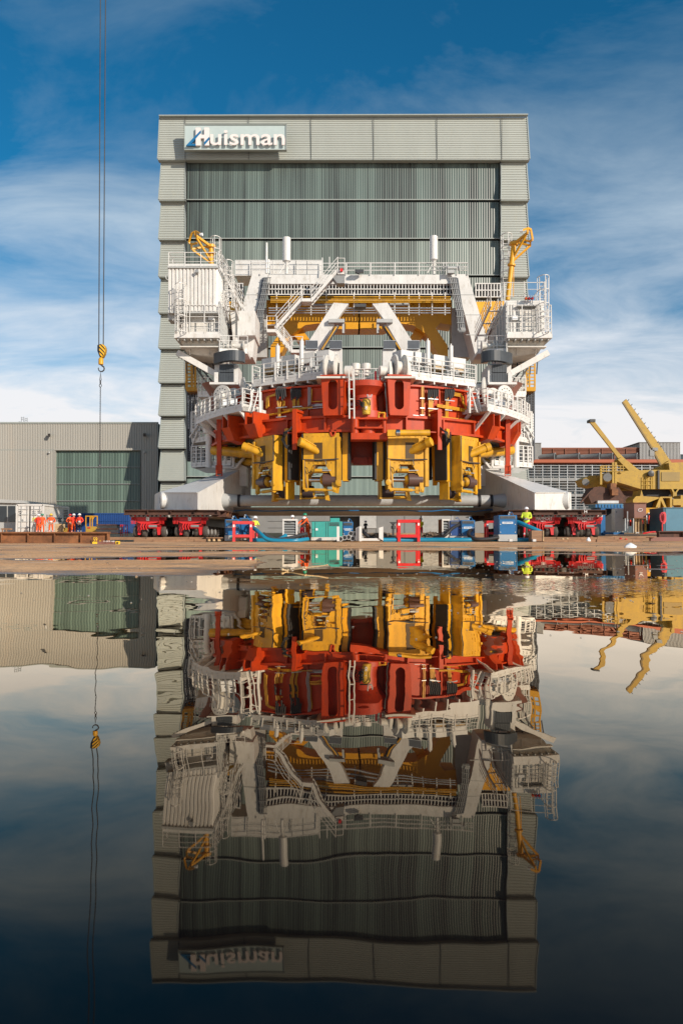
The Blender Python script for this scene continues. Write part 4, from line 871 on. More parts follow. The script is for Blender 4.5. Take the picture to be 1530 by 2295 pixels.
    for i in range(n - 1):
        a, b = arc[i].copy(), arc[i + 1].copy(); d_ = (b - a); d_.z = 0
        for k in range(3):
            u0, u1 = (k + 0.06) / 3, (k + 0.94) / 3; p, q = a + d_ * u0, a + d_ * u1; p.z = q.z = z0
            m.hexa([p, q, q + Vector((0, .5, 0)), p + Vector((0, .5, 0))], [v + Vector((0, 0, z1 - z0)) for v in (p, q, q + Vector((0, .5, 0)), p + Vector((0, .5, 0)))])
    m.build('energy_chain', dslate, M)
    m = MB(mir)
    for k in range(9): x = 1103.5 + k * 3.6; m.pb(x, 817, x + 3.1, 834, 56.6, 0.5); m.pb(x, 835.5, x + 3.1, 855, 56.6, 0.5)
    m.build('energy_chain', dslate, M)
    m = MB(mir); m.pb(1095, 815, 1145, 857, 57.3, 3); m.pb(1094, 856, 1158, 861, 56.4, 4); m.pb(1138, 834, 1147, 858, 56.6, 0.7); m.pb(1093, 818, 1103, 857, 56.8, 0.7); m.build('chain_seat', white, M)
    m = MB(mir); c = V(1130, 861, 59); m.lathe(Vector((c.x, 59.2, c.z)), (0, 0, -1), [(0, 1.4), (0.5, 1.0), (1.3, 0.7), (2.0, 0.7)], 24); m.build('slewing_cone', brick, M)
    # wing cabin block (D 56..64)
    X0 = V(1137, 700, 56).x; X1 = V(1232, 700, 56).x
    za, zb_, zt = zf(790, 56), zf(748, 56), zf(669, 56)
    m = MB(mir); m.box(X0 + 0.1, X1 - 0.15, 57.0, 62.5, zb_, zt); cab = m.build('operator_cabin', white, M)
    m = MB(mir)
    for k in range(13):
        x = lerp(X0 + 0.2, X1 - 0.4, k / 12)
        if 3 <= k <= 9: continue
        m.box(x, x + 0.09, 56.92, 57.02, zb_, zt - 0.1)
    m.build('wall_ribs', white, cab)
    dx = X0 + 1.0; m = MB(mir); m.box(dx, dx + 1.15, 56.9, 57.02, zb_ + 0.15, zb_ + 2.05); dr_ = m.build('cabin_door', offwhite, cab)
    m = MB(mir); m.tube([(dx - .06, 56.9, zb_ + .1), (dx - .06, 56.9, zb_ + 2.12), (dx + 1.21, 56.9, zb_ + 2.12), (dx + 1.21, 56.9, zb_ + .1)], 0.05, 5); m.box(dx - 0.15, dx + 1.3, 56.6, 57.0, zb_ + 2.2, zb_ + 2.3); m.box(dx + .05, dx + .1, 56.82, 56.92, zb_ + 1.0, zb_ + 1.15); m.build('door_frame', lgrey, dr_)
    for k, mm in enumerate((lampor, lampred, lampred)):
        m = MB(mir); x = V(1178 + k * 7, 668, 56.7).x; m.lathe((x, 56.65, zf(669, 56.7)), (0, -1, 0), [(-0.1, 0.1), (0.02, 0.11), (0.1, 0.07)], 10); m.build('signal_lamp', mm, cab)
    m = MB(mir); x = V(1150, 715, 56.7).x; m.box(x - .1, x + .32, 56.7, 56.95, zf(716, 56.7), zf(707, 56.7)); m.build('switch_box', plastic_w, cab)
    m = MB(mir); m.box(X0 - 0.05, X1 + 0.15, 56.0, 62.5, zb_ - 0.28, zb_); plf = m.build('cabin_platform', white, M)
    m = MB(mir)
    for k in range(7): x = lerp(X0 + .1, X1 - .1, k / 6); m.bar((x, 56.1, zb_ - 0.36), (x, 62, zb_ - 0.36), 0.08, 0.16)
    m.build('platform_rib', lgrey, plf)
    m = MB(mir); rail(m, [(X0, 60, zb_), (X0, 56.05, zb_), (X1 + .1, 56.05, zb_), (X1 + .1, 61, zb_)], 2.1, 0.03, 0.95, 5, 0.05); m.build('railing', white, plf)
    m = MB(mir); m.hexa([(X0 + 0.3, 57.5, za), (X1 - 0.5, 57.5, za + .3), (X1 - 0.5, 62.5, za + .3), (X0 + 0.3, 62.5, za)], [(X0 + 0.05, 56.7, zb_ - .3), (X1 - .1, 56.7, zb_ - .3), (X1 - .1, 62.5, zb_ - .3), (X0 + .05, 62.5, zb_ - .3)])
    for x in (X0 + 0.9, X1 - 0.75): m.bar((x, 56.75, zb_ - .3), (x, 57.3, za + .15), 0.08, 0.1)
    m.box(X0 + .1, X1 - .15, 56.5, 57.2, zb_ - .82, zb_ - .74); m.build('platform_box', offwhite, M)
    m = MB(mir); m.bar(V(1228, 790, 57.5), V(1142, 838, 57.5), 0.3, 0.42); m.build('diagonal_brace', white, M)
    m = MB(mir)
    for k in range(9): y = lerp(800, 832, k / 8); m.bar(V(1140, y, 60), V(1222 - (y - 800) * 1.7, y, 60), 0.08)
    for k in range(5): x = 1145 + k * 15; m.bar(V(x, 797, 60), V(x - 3, 838, 60), 0.08)
    m.bar(V(1150, 870, 59.5), V(1182, 825, 59.5), 0.12); m.bar(V(1143, 860, 59.5), V(1175, 820, 59.5), 0.12); m.build('underside_truss', dark, M)
    # inward sloping side wall
    m = MB(mir); pz = [(X0, 56.6, zt), (X0, 60.5, zt - 0.9), (X0, 64.2, zf(738, 64)), (X0, 64.2, zf(800, 64)), (X0, 56.6, za)]; m.prism(pz, (0.12, 0, 0))
    for k in range(6): y = 57.2 + k * 1.15; m.bar((X0 - .04, y, za + .1), (X0 - .04, y, zt - (y - 56.6) * 0.34), 0.08); 
    m.build('side_wall', lgrey, M)
    m = MB(mir)
    stairs(m, (X0 - 0.5, 64.5, zf(760, 64)), (X0 - 0.5, 57.5, zt), 0.8, (1, 0, 0)); m.build('access_stair', white, M)
    # top of the block: roof rail and ladder hoop
    m = MB(mir)
    if s > 0: rail(m, [(X0, 57, zt), (X1 - .1, 57, zt), (X1 - .1, 61, zt)], 1.5, 0.03, 1.4, 3, 0.05); ladder(m, V(1216, 745, 56.0), V(1216, 622, 56.0), 0.5, 0.035, 0.3, True)
    else: ladder(m, V(1222, 745, 55.9), V(1222, 640, 55.9), 0.5, 0.035, 0.3, True)
    m.build('caged_ladder', white, M)
    # winch deck inside of the wing
    a, b = V(1070, 792, 58), V(1135, 792, 56.5); m = MB(mir); m.hexa([a, b, b + Vector((0, 2, 0)), a + Vector((0, 2, 0))], [p + Vector((0, 0, .2)) for p in (a, b, b + Vector((0, 2, 0)), a + Vector((0, 2, 0)))]); wd = m.build('winch_deck', white, M)
    m = MB(mir); rail(m, [p + Vector((0, 0, .2)) for p in (a, b)], 1.1, 0.03, 0.8, 3, 0.05); m.build('railing', white, wd)
    m = MB(mir); m.lathe(V(1092, 776, 57.5), (1, 0, 0), [(-0.45, 0.42), (-0.4, 0.42), (-0.38, 0.2), (0.35, 0.2), (0.38, 0.42), (0.45, 0.42)], 20); m.lathe(V(1112, 776, 57.5), (1, 0, 0), [(-0.3, 0.42), (-0.25, 0.42), (-0.2, 0.2), (0.4, 0.2)], 20); m.build('rope_drum', offwhite, M)
# left upper plant room (corrugated), only on the left
m = MB(); D = 56.2; m.ribbed(V(377, 700, D), V(377, 599, D), V(485, 599, D), V(485, 700, D), 13, (0, -0.09, 0)); m.ribbed(V(485, 700, D), V(485, 599, D), V(485, 599, D) + Vector((0, 6, 0)), V(485, 700, D) + Vector((0, 6, 0)), 14, (0.09, 0, 0))
m.pb(377.5, 600, 484.5, 700, D + 0.03, 6); pr = m.build('plant_room', white, M)
m = MB(); m.pb(375, 596.5, 488, 599.5, D - 0.2, 6.4); m.pb(377, 698, 487, 701, D - 0.12, 6.2); m.build('roof_edge', lgrey, pr)
m = MB(); rail(m, [V(378, 596, 56.2) + Vector((0, 5.5, 0)), V(378, 596, 56.2), V(486, 596, 56.2), V(486, 596, 56.2) + Vector((0, 5.5, 0))], 1.0, 0.03, 1.3, 3, 0.045); m.build('railing', white, pr)
m = MB(); m.lathe(V(441, 608, D - 0.3), (0, -1, 0.15), [(-0.2, 0.1), (0, 0.13), (0.1, 0.13)], 12); m.build('floodlight', mgrey, pr)
m = MB(); m.pb(376, 702, 400, 716, 56.5, 1.2); m.bar(V(384, 716, 56.6), V(398, 722, 56.6), 0.08); m.tube([V(377, 612, 56), V(371, 618, 56), V(373, 625, 56), V(377, 627, 56)], 0.04, 5); m.build('cable_box', lgrey, pr)
m = MB(); stairs(m, V(545, 692, 62), V(494, 598, 58), 0.8, (0.2, 1, 0)); ladder(m, V(512, 690, 58.5), V(512, 588, 58.5), 0.5, 0.035, 0.3, True); m.build('roof_stair', white, M)
m = MB(); m.pb(532, 696, 571.5, 751, 60, 3.5); m.pp([(516, 700), (532, 697), (532, 790), (524, 780)], 60.2, 3); m.build('plant_box', white, M)
m = MB(); m.pp([(534, 751), (571, 751), (566, 800), (530, 800)], 60.8, 2.5); m.build('box_base', white, M)
# ------ portal frame
for mir, s in SIDES:
    m = MB(mir); m.pp([(1010, 614), (1048, 614), (1103, 800), (1066, 800), (1040, 700), (1022, 640)], 66, 2.6); po = m.build('portal_post', white, M)
    for q in (660, 705, 750): m = MB(mir); f_ = (q - 614) / 186; m.bar(V(1012 + f_ * 40 + 2, q, 65.99), V(1048 + f_ * 55, q, 65.99), .03, .04); m.build('weld_seam', lgrey, po)
    m = MB(mir); m.pp([(1012, 690), (1030, 690), (1054, 800), (1012, 800)], 68.7, 1.5); m.build('rear_post', lgrey, M)
    m = MB(mir); m.pp([(834, 680), (868, 678), (924, 765), (940, 800), (909, 800), (858, 712)], 64, 0.7); m.build('inner_strut', white, M)
    m = MB(mir); m.pb(844, 714, 880, 722, 63.6, 1.2); m.pb(844, 724, 849, 746, 63.8, 0.5); m.build('strut_lintel', lgrey, M)
    m = MB(mir); m.tube([V(860, 730, 63.5), V(895, 785, 63.2)], 0.16, 8); m.build('strut_hose_tray', dark, M)
    m = MB(mir); m.tube([V(863, 732, 63.2), V(896, 783, 63.0)], 0.06, 6); m.build('strut_pipe', yellow, M)
    m = MB(mir)
    m.pp([(905, 672), (1012, 672), (1012, 728), (986, 724), (976, 735), (1003, 775), (1003, 800), (985, 800), (957, 750), (925, 728), (895, 724)], 69, 2.2); m.pp([(803, 672), (905.5, 672), (895.5, 724), (860, 737), (803, 737)], 69.01, 2.0)
    m.pp([(928, 738), (950, 750), (940, 764), (912, 764), (926, 745)], 70, 1.6); m.build('yellow_portal', byellow, M)
    m = MB(mir); m.pp([(1066, 676), (1134, 674), (1100, 720), (1090, 748)], 68, 1.2); m.build('yellow_web', byellow, M)
    # chain rack extension and cable tray down the post
    m = MB(mir); m.pb(1066, 636, 1120, 664, 68.5, 1.2); m.build('chain_box', black, M)
    m = MB(mir)
    for k in range(9): m.bar(V(1066 + k * 6.8, 634, 68.3), V(1066 + k * 6.8, 666, 68.3), 0.09)
    for y in (635, 650, 665): m.bar(V(1064, y, 68.25), V(1122, y, 68.25), 0.08)
    m.build('chain_rack', white, M)
    m = MB(mir); path = [V(1012, 622, 65.6), V(1018, 655, 65.6), V(1028, 700, 65.6), V(1031, 738, 65.6)]
    for o_ in (-4, 0, 4, 8): m.tube([p + Vector((o_ * .037, 0, 0)) for p in path], 0.035, 5)
    for i in range(9):
        t = i / 8 * 2.99; k = int(t); p = path[k].lerp(path[k + 1], t - k); m.bar(p + Vector((-.25, -.05, 0)), p + Vector((.4, -.05, 0)), 0.06)
    for k in range(5): m.tube([V(1032 + k * 2, 734, 65.5), V(1034 + k * 2, 741, 65.5), V(1029 + k * 3, 744, 65.5), V(1025, 739, 65.5)], 0.045, 5)
    m.build('cable_tray', mgrey, M)
    m = MB(mir); m.pp([(1014, 622), (1026, 622), (1044, 740), (1026, 742)], 65.8, 0.1); m.build('tray_back', scr, M)
m = MB(); m.pb(598, 615, 1013, 636, 66.4, 2.4); m.build('top_beam', white, M)
m = MB(); m.pb(600, 635.5, 1012, 663, 66.9, 1.0); m.build('chain_box', black, M)
m = MB(); x = 603
while x < 1012: m.bar(V(x, 634, 66.4), V(x, 660, 66.4), 0.07, 0.12); x += 7.1
for y in (635, 647.5, 659.5): m.bar(V(600, y, 66.3), V(1012, y, 66.3), 0.08)
m.build('chain_rack', white, M)
for y, mm, nm, r in ((665, yellow, 'yellow_pipe', .05), (670, yellow, 'yellow_pipe', .05), (673.5, yellow, 'yellow_pipe', .05), (677, yellow, 'yellow_pipe', .05), (690, galv, 'steel_pipe', .045), (695.5, galv, 'steel_pipe', .045), (701, galv, 'steel_pipe', .045)):
    m = MB(); m.tube([V(606 if y < 680 else 602, y, 65.6), V(1009, y, 65.6)], r, 6); m.build(nm, mm, M)
for x in (620, 652, 697, 731, 793, 850, 884, 916, 939, 968, 997):
    m = MB(); m.bar(V(x, 655, 65.9), V(x, 706, 65.9), 0.09); m.build('pipe_hanger', offwhite, M)
m = MB(); m.tube([V(870, 683, 66.5), V(915, 682, 66.5)], 0.13, 8); m.tube([V(700, 684, 66.5), V(745, 684, 66.5)], 0.13, 8); m.build('duct', lgrey, M)
m = MB(); m.pb(795, 680, 820, 687, 65, 1.2); m.build('centre_box', dark, M)
m = MB(); m.pb(527, 582, 722, 617, 72, 3); hb = m.build('machinery_house', white, M)
m = MB()
for x in (563, 612, 640, 663, 688): m.pb(x, 582, x + 0.8, 617, 71.95, 0.05)
m.build('panel_joint', lgrey, hb)
m = MB(); rail(m, [V(527, 617, 71.6), V(565, 617, 71.6), V(612, 617, 71.6), V(722, 617, 71.6)], 1.4, 0.03, 2, 3, 0.05, False)
rail(m, [V(723, 614, 67), V(1048, 614, 67)], 0.95, 0.035, 2.2, 3, 0.05, False); rail(m, [V(775, 613, 66.3), V(1048, 613, 66.3), V(1048, 613, 68)], 0.95, 0.035, 2.2, 3, 0.05, False); rail(m, [V(1000, 613, 65.9), V(1048, 613, 65.9)], 0.95, 0.035, 1, 2, 0.05, False); rail(m, [V(560, 613, 65.9), V(606, 613, 65.9)], 0.95, 0.035, 1, 2, 0.05, False)
m.build('roof_railing', white, M)
for x, y0, y1 in ((642, 532, 587), (972, 529, 584)):
    m = MB(); p = V(x, 614, 66.8); h1, h2 = zf(y1, 66.8) - p.z, zf(y0, 66.8) - p.z
    m.lathe(p, (0, 0, 1), [(0, 0.13), (h1 - .1, 0.13), (h1, 0.2), (h1 + .08, 0.34), (h2 - .05, 0.34), (h2, 0.3), (h2 + .02, 0.08), (h2 + .08, 0.08)], 20)
    for a in (-1, 1): m.tube([p + Vector((a * .6, -.2, 0)), p + Vector((0, 0, 1.1))], 0.035, 5)
    m.build('exhaust_silencer', white, M)
m = MB(); m.lathe(V(597, 612, 66), (0, 0, 1), [(0, 0.11), (2.6, 0.09), (2.65, 0.03)], 10); m.lathe(V(602, 612, 66.3), (0, 0, 1), [(0, 0.07), (1.2, 0.07)], 8); m.build('vent_mast', white, M)
m = MB(); m.tube([V(738, 600, 66), V(738, 575, 66)], 0.04, 5); m.tube([V(722, 613, 66), V(722, 577, 66)], 0.05, 5); m.build('antenna', white, M)
m = MB(); m.lathe(V(1015, 600, 66), (1, 0, 0), [(-.5, .25), (-.45, .25), (-.42, .12), (.42, .12), (.45, .25), (.5, .25)], 16); m.pb(1003, 604, 1018, 611, 65.8, .5); m.build('roof_winch', lgrey, M)
# stairs across the portal
m = MB(); stairs(m, V(618, 738, 64), V(677, 672, 64), 0.9, (0, 1, 0)); stairs(m, V(697, 678, 64), V(757, 608, 64), 0.9, (0, 1, 0)); stairs(m, V(655, 790, 64), V(618, 742, 64), 0.9, (0, 1, 0)); st_ = m.build('portal_stair', white, M)
for x0, x1, y in ((676, 698, 669), (598, 620, 738), (756, 772, 608), (652, 678, 784)):
    m = MB(); m.pb(x0, y - 1, x1, y + 6, 63.5, 1.2); rail(m, [V(x0, y, 63.5), V(x1, y, 63.5)], 1.1, 0.03, 0.7, 3, 0.045, False); m.build('stair_landing', white, st_)
m = MB(); m.pp([(742, 616), (772, 608), (772, 634), (755, 634)], 63.6, 1); m.build('landing_bracket', mgrey, M)
m = MB(); m.pb(762, 601, 768, 607, 63.3, .2); m.build('alarm_box', red, M)
m = MB(); m.pb(795, 603, 815, 609, 65.6, .4); m.tube([V(800, 611, 65.2), V(806, 613, 65.2)], .1, 6); m.build('roof_camera', dark, M)
# centre top: two white pods between the sheaves
for x in (797, 820):
    m = MB(); m.lathe(V(x, 842, 51.5), (0, 0, 1), [(0, .2), (.35, .2), (.4, .3), (.75, .3), (.8, .28)], 14); o = m.build('filter_pod', offwhite, M)
    m = MB(); p = V(x, 852, 51.5)
    for a in (-.25, .25): m.bar(p + Vector((a, -.1, -.4)), p + Vector((a, -.1, .6)), .05)
    m.bar(p + Vector((-.3, -.1, .1)), p + Vector((.3, -.1, .1)), .04); m.build('pod_frame', white, o)
m = MB(); rail(m, [V(790, 858, 51), V(868, 856, 51)], 0.9, .03, .7, 3, .05, False); m.build('centre_railing', white, M)
for x in (842, 852):
    m = MB(); m.bar(V(x, 864, 50.6), V(x - 1, 832, 50.6), .13, .2); m.build('red_post', spred, M)
m = MB(); m.tube([V(861, 858, 50), V(864, 868, 50), V(863, 880, 50), V(866, 900, 50), V(867, 935, 50)], .05, 6); m.build('hanging_chain', dark, M)
m = MB(); m.tube([V(848, 936, 49), V(848, 925, 49), V(861, 925, 49), V(861, 936, 49)], .07, 6); m.build('yellow_hoop', yellow, M)
# small service cranes on the wings
def scrane(mast, lines, nm_d):
    m = MB(); a, b, D = mast; p, q = V(a[0], a[1], D), V(b[0], b[1], D)
    m.tube([p, p.lerp(q, .62)], 0.17, 14); m.tube([p.lerp(q, .6), q], 0.19, 14); m.lathe(p.lerp(q, .62), (q - p), [(-.06, .3), (.06, .3)], 14); m.lathe(q, (q - p), [(-.1, .34), (.1, .34)], 14)
    o = m.build('service_crane_mast', byellow, M)
    m = MB()
    for (x0, y0, d0), (x1, y1, d1), w_ in lines: m.bar(V(x0, y0, D + d0), V(x1, y1, D + d1), w_)
    m.build('service_crane_boom', byellow, o)
    return o
o = scrane(((1137, 672), (1151, 546), 59), [((1151, 546, 0), (1182, 521, -1.2), .16), ((1182, 521, -1.2), (1182, 511, -1.2), .14), ((1182, 511, -1.2), (1168, 516, -2), .14), ((1182, 511, -1.2), (1189, 514, -1), .14), ((1189, 514, -1), (1193, 536, -1), .14), ((1193, 536, -1), (1186, 541, -.6), .14), ((1186, 541, -.6), (1176, 537, -.4), .12), ((1152, 541, .4), (1188, 550, -.2), .14), ((1188, 550, -.2), (1188, 541, -.5), .12), ((1188, 550, -.2), (1150, 584, 0), .14), ((1178, 527, -1), (1148, 580, 0), .13), ((1151, 585, 0), (1150, 665, .1), .05)], 0)
m = MB(); m.lathe(V(1168, 517, 57), (1, -.3, 0), [(-.1, .1), (.1, .12)], 10); m.build('boom_lamp', plastic_w, o)
o = scrane(((474, 592), (473, 552), 59), [((478, 556, 0), (438, 527, -1), .16), ((438, 527, -1), (438, 518, -1), .14), ((438, 518, -1), (451, 525, -1.6), .14), ((438, 518, -1), (430, 522, -.8), .12), ((430, 522, -.8), (423, 543, -.6), .12), ((423, 543, -.6), (430, 547, -.5), .12), ((430, 547, -.5), (442, 544, -.6), .12), ((470, 551, 0), (429, 558, -.5), .13), ((429, 558, -.5), (429, 547, -.5), .12), ((440, 532, -1), (476, 590, 0), .12), ((432, 560, -.4), (474, 590, 0), .12), ((472, 555, .2), (466, 549, .2), .3)], 0)
m = MB(); m.lathe(V(451, 525, 57.3), (1, -.3, 0), [(-.1, .1), (.1, .12)], 10); m.build('boom_lamp', plastic_w, o)
m = MB(); ladder(m, V(484, 590, 59.5), V(484, 535, 59.5), .5, .035, .3, True); m.build('mast_ladder', white, M)
m = MB(); ladder(m, V(1134, 668, 59.8), V(1134, 528, 59.8), .5, .035, .3, True); m.build('mast_ladder', white, M)
# ================================================================== people
def person(px, py, D, label, top, legs, helmet, rot=0.0, pose='stand', hgt=1.76, vest=None, group=None, legs2=None):
    p0 = V(px, py, D); root = thing('person', p0, label, 'person', group); root.rotation_euler = (0, 0, rot)
    J = {}; E = []
    def j(n, x, y, z, r): J[n] = (Vector((x, y, z)), r)
    lean = 0.22 if pose == 'bend' else 0.0
    j('pel', 0, 0, 0.95, .15); j('wai', 0, -lean * .3, 1.10, .145); j('che', 0, -lean * .8, 1.32, .17); j('nec', 0, -lean - .01, 1.47, .06); j('hea', 0, -lean - .03, 1.60, .095); j('crn', 0, -lean - .03, 1.68, .085)
    E += [('pel', 'wai'), ('wai', 'che'), ('che', 'nec'), ('nec', 'hea'), ('hea', 'crn')]
    for s in (1, -1):
        q = 'R' if s > 0 else 'L'
        j('hip' + q, s * .10, 0, .90, .105); j('kne' + q, s * .13, -.03, .50, .075); j('ank' + q, s * .15, .02, .10, .055); j('toe' + q, s * .17, -.17, .045, .045)
        E += [('pel', 'hip' + q), ('hip' + q, 'kne' + q), ('kne' + q, 'ank' + q), ('ank' + q, 'toe' + q)]
        j('sho' + q, s * .20, -lean, 1.40, .075)
        if pose == 'hips': e, w_ = (s * .36, .02, 1.14), (s * .22, -.10, 1.0)
        elif pose == 'hold' or (pose == 'point' and s < 0): e, w_ = (s * .27, -.12 - lean, 1.14), (s * .12, -.36 - lean, 1.12)
        elif pose == 'point': e, w_ = (s * .30, -.1, 1.16), (s * .38, -.34, 1.18)
        elif pose == 'bend': e, w_ = (s * .27, -.30 - lean, 1.16), (s * .18, -.50 - lean, 1.0)
        else: e, w_ = (s * .28, .02, 1.12), (s * .27, -.06, .86)
        j('elb' + q, *e, .05); j('wri' + q, *w_, .032)
        d = (Vector(w_) - Vector(e)).normalized(); pa = Vector(w_) + d * .06; J['pal' + q] = (pa, .034)
        E += [('che', 'sho' + q), ('sho' + q, 'elb' + q), ('elb' + q, 'wri' + q), ('wri' + q, 'pal' + q)]
        sd = d.cross(Vector((0, 1, 0)) if abs(d.y) < .8 else Vector((1, 0, 0))).normalized(); cu = sd.cross(d)
        for k, (o_, ln) in enumerate(((-.03, .07), (-.01, .085), (.01, .08), (.03, .062))):
            a = pa + sd * o_ + d * .035; b = a + d * ln * .5 + cu * .012; c = b + d * ln * .4 + cu * .03
            for n, pt in (('a', a), ('b', b), ('c', c)): J[f'f{q}{k}{n}'] = (pt, .0095)
            E += [('pal' + q, f'f{q}{k}a'), (f'f{q}{k}a', f'f{q}{k}b'), (f'f{q}{k}b', f'f{q}{k}c')]
        a = pa - sd * .035; b = a - sd * .025 + d * .03 + cu * .02; J[f't{q}a'] = (a, .012); J[f't{q}b'] = (b, .01); E += [('pal' + q, f't{q}a'), (f't{q}a', f't{q}b')]
    names = list(J); me = bpy.data.meshes.new('person_body'); me.from_pydata([J[n][0] for n in names], [(names.index(a), names.index(b)) for a, b in E], [])
    o = bpy.data.objects.new('body', me); scene.collection.objects.link(o); md = o.modifiers.new('s', 'SKIN'); md.use_smooth_shade = True
    for i, n in enumerate(names): me.skin_vertices[0].data[i].radius = (J[n][1], J[n][1] * (0.75 if n in ('pel', 'wai', 'che') else 1)); me.skin_vertices[0].data[i].use_root = (n == 'pel')
    sb = o.modifiers.new('b', 'SUBSURF'); sb.levels = 1
    ev = bpy.data.meshes.new_from_object(o.evaluated_get(bpy.context.evaluated_depsgraph_get())); bpy.data.objects.remove(o)
    for m in (top, legs, skin, black, reflec): ev.materials.append(m)
    k = hgt / 1.76
    seg = [(J[a][0], J[b][0], a, b) for a, b in E]
    def near(c):
        best = None; bd = 9
        for a, b, na, nb in seg:
            ab = b - a; t = max(0, min(1, (c - a).dot(ab) / max(ab.length_squared, 1e-9))); dd = (c - (a + ab * t)).length
            if dd < bd: bd, best = dd, (na, nb)
        return best
    for p in ev.polygons:
        a, b = near(p.center); z = p.center.z
        if a[:3] in ('wri', 'pal') or b[:2] in ('fR', 'fL', 'tR', 'tL') or b in ('hea', 'crn'): mi = 2
        elif a[:3] == 'ank' or (a[:3] == 'kne' and z < .14): mi = 3
        elif a[:3] in ('hip', 'kne') or z < (0.86 if vest else 0.98) and a in ('pel',): mi = 1
        else: mi = 0
        if vest and mi in (0,) and (1.07 < z < 1.10) and a in ('pel', 'wai', 'che'): mi = 4
        if vest and mi == 1 and .24 < z < .30: mi = 4
        p.material_index = mi; p.use_smooth = True
    # simple face
    for v in ev.vertices: v.co *= k
    b = bpy.data.objects.new('body', ev); scene.collection.objects.link(b); b.parent = root
    hp = J['hea'][0] * k
    m = MB(); c = hp + Vector((0, 0, .045)); m.lathe(c, (0, 0, 1), [(-.01, .155), (.0, .158), (.02, .128), (.07, .12), (.11, .09), (.135, .04), (.14, .01)], 18); m.box(c.x - .09, c.x + .09, c.y - .19, c.y - .09, c.z - .008, c.z + .006)
    for v in range(len(m.v)): m.v[v] = m.v[v] + p0
    m.build('helmet', helmet, root)
    m = MB()
    for dx in (-.034, .034): m.lathe(hp + p0 + Vector((dx, -.092 * k, .0)), (0, -1, 0), [(0, .012), (.006, .006)], 8)
    m.build('eyes', black, root)
    m = MB(); h0 = hp + p0; m.hexa([h0 + Vector(q) for q in ((-.015, -.085, -.035), (.015, -.085, -.035), (.006, -.085, .01), (-.006, -.085, .01))], [h0 + Vector(q) for q in ((-.01, -.122, -.03), (.01, -.122, -.03), (.004, -.098, .01), (-.004, -.098, .01))])
    m.box(h0.x - .025, h0.x + .025, h0.y - .093, h0.y - .085, h0.z - .06, h0.z - .052)
    for s in (-1, 1): m.lathe(h0 + Vector((s * .093, -.0, -.01)), (s, 0, 0), [(0, .022), (.015, .02)], 8)
    m.build('face', skin, root)
    return root
# ================================================================== goods on the yard
def gthing(name, px, py, D, label, cat, group=None): return thing(name, V(px, py, D), label, cat, group)
def solo(mb, name, m, label, cat, group=None): return tag(mb.build(name, m), label, cat, group)
def ibeam(px0, px1, y0, y1, D, m, name, label, step=1.3, dep=0.35, group=None):
    T = gthing(name, px0, y1, D, label, 'steel beam', group); b = MB(); a0, a1, c0 = V(px0, y1, D), V(px1, y1, D), V(px0, y0, D); h = c0.z - a0.z
    b.box(a0.x, a1.x, D, D + dep, a0.z, a0.z + h * .12); b.box(a0.x, a1.x, D, D + dep, a0.z + h * .88, a0.z + h); b.box(a0.x, a1.x, D + dep * .45, D + dep * .55, a0.z + h * .12, a0.z + h * .88); b.build('beam', m, T)
    n = max(1, int((a1.x - a0.x) / step))
    for i in range(n + 1):
        x = lerp(a0.x + .03, a1.x - .05, i / n); s = MB(); s.box(x, x + .03, D + .02, D + dep - .02, a0.z + h * .12, a0.z + h * .88); s.build('stiffener', m, T)
    return T
B1 = ibeam(-60, 242, 1192, 1219.5, 31.5, rust, 'steel_beam', 'long rusty I-beam lying at the left with yellow painted 59 on its end', 1.0)
text('59', V(209, 1214, 31.45), 0.17, texty, B1, 'painted_number', 0.16, 0.01); text('A', V(222, 1216, 31.45), 0.1, texty, B1, 'painted_number', 0.08, 0.01)
m = MB(); m.pb(207, 1214.5, 226, 1219, 31.4, .02); m.build('paint_patch', texty, B1)
T = gthing('beam_offcut', 240, 1219, 30.5, 'short purple-brown channel offcut with yellow square end on the sand', 'steel beam'); m = MB(); m.pb(218, 1213.5, 259, 1220, 30.5, .12); m.build('channel', brick, T)
m = MB(); m.pb(259, 1213, 267, 1220, 30.45, .14); m.build('end_cap', texty, T); m = MB(); m.pb(261, 1215, 265, 1218.5, 30.42, .03); m.build('socket', black, T)
text('1118 M 160', V(232, 1215, 30.4), .06, textwh, T, 'chalk_mark', .42, .005)
# timber mats
k_ = 0
for (a, b, y0, y1, D, lb) in ((238, 505, 1203.5, 1209, 50.2, 'long timber mats under the left red transporters, nearer layer'), (300, 500, 1208, 1213.5, 49.0, 'low plank row on the sand before the left transporters'), (1205, 1480, 1203.5, 1210, 50.2, 'long timber mats under the right red transporters'), (1218, 1440, 1208.5, 1214, 48.5, 'low plank row on the sand beneath the right transporters')):
    T = gthing('timber_mat', a, y1, D, lb, 'timber mat', 'timber mats under the transporters'); x = a
    while x < b:
        w_ = rnd.uniform(28, 60); m = MB(); m.pb(x, y0 + rnd.uniform(0, .8), min(b, x + w_) - .6, y1 + 1, D + rnd.uniform(-.05, .05), 10 if D > 50 else 1.0); m.build('plank', wood, T); x += w_
T = gthing('timber_pallet', 470, 1212, 47.5, 'broken pale pallet beside the left blue pump', 'pallet'); 
for x in (466, 477, 488): m = MB(); m.pb(x, 1206, x + 5, 1213, 47.3, .5); m.build('block', palewood, T)
m = MB(); m.pb(462, 1204.5, 498, 1206.3, 47.2, .8); m.build('board', wood, T)
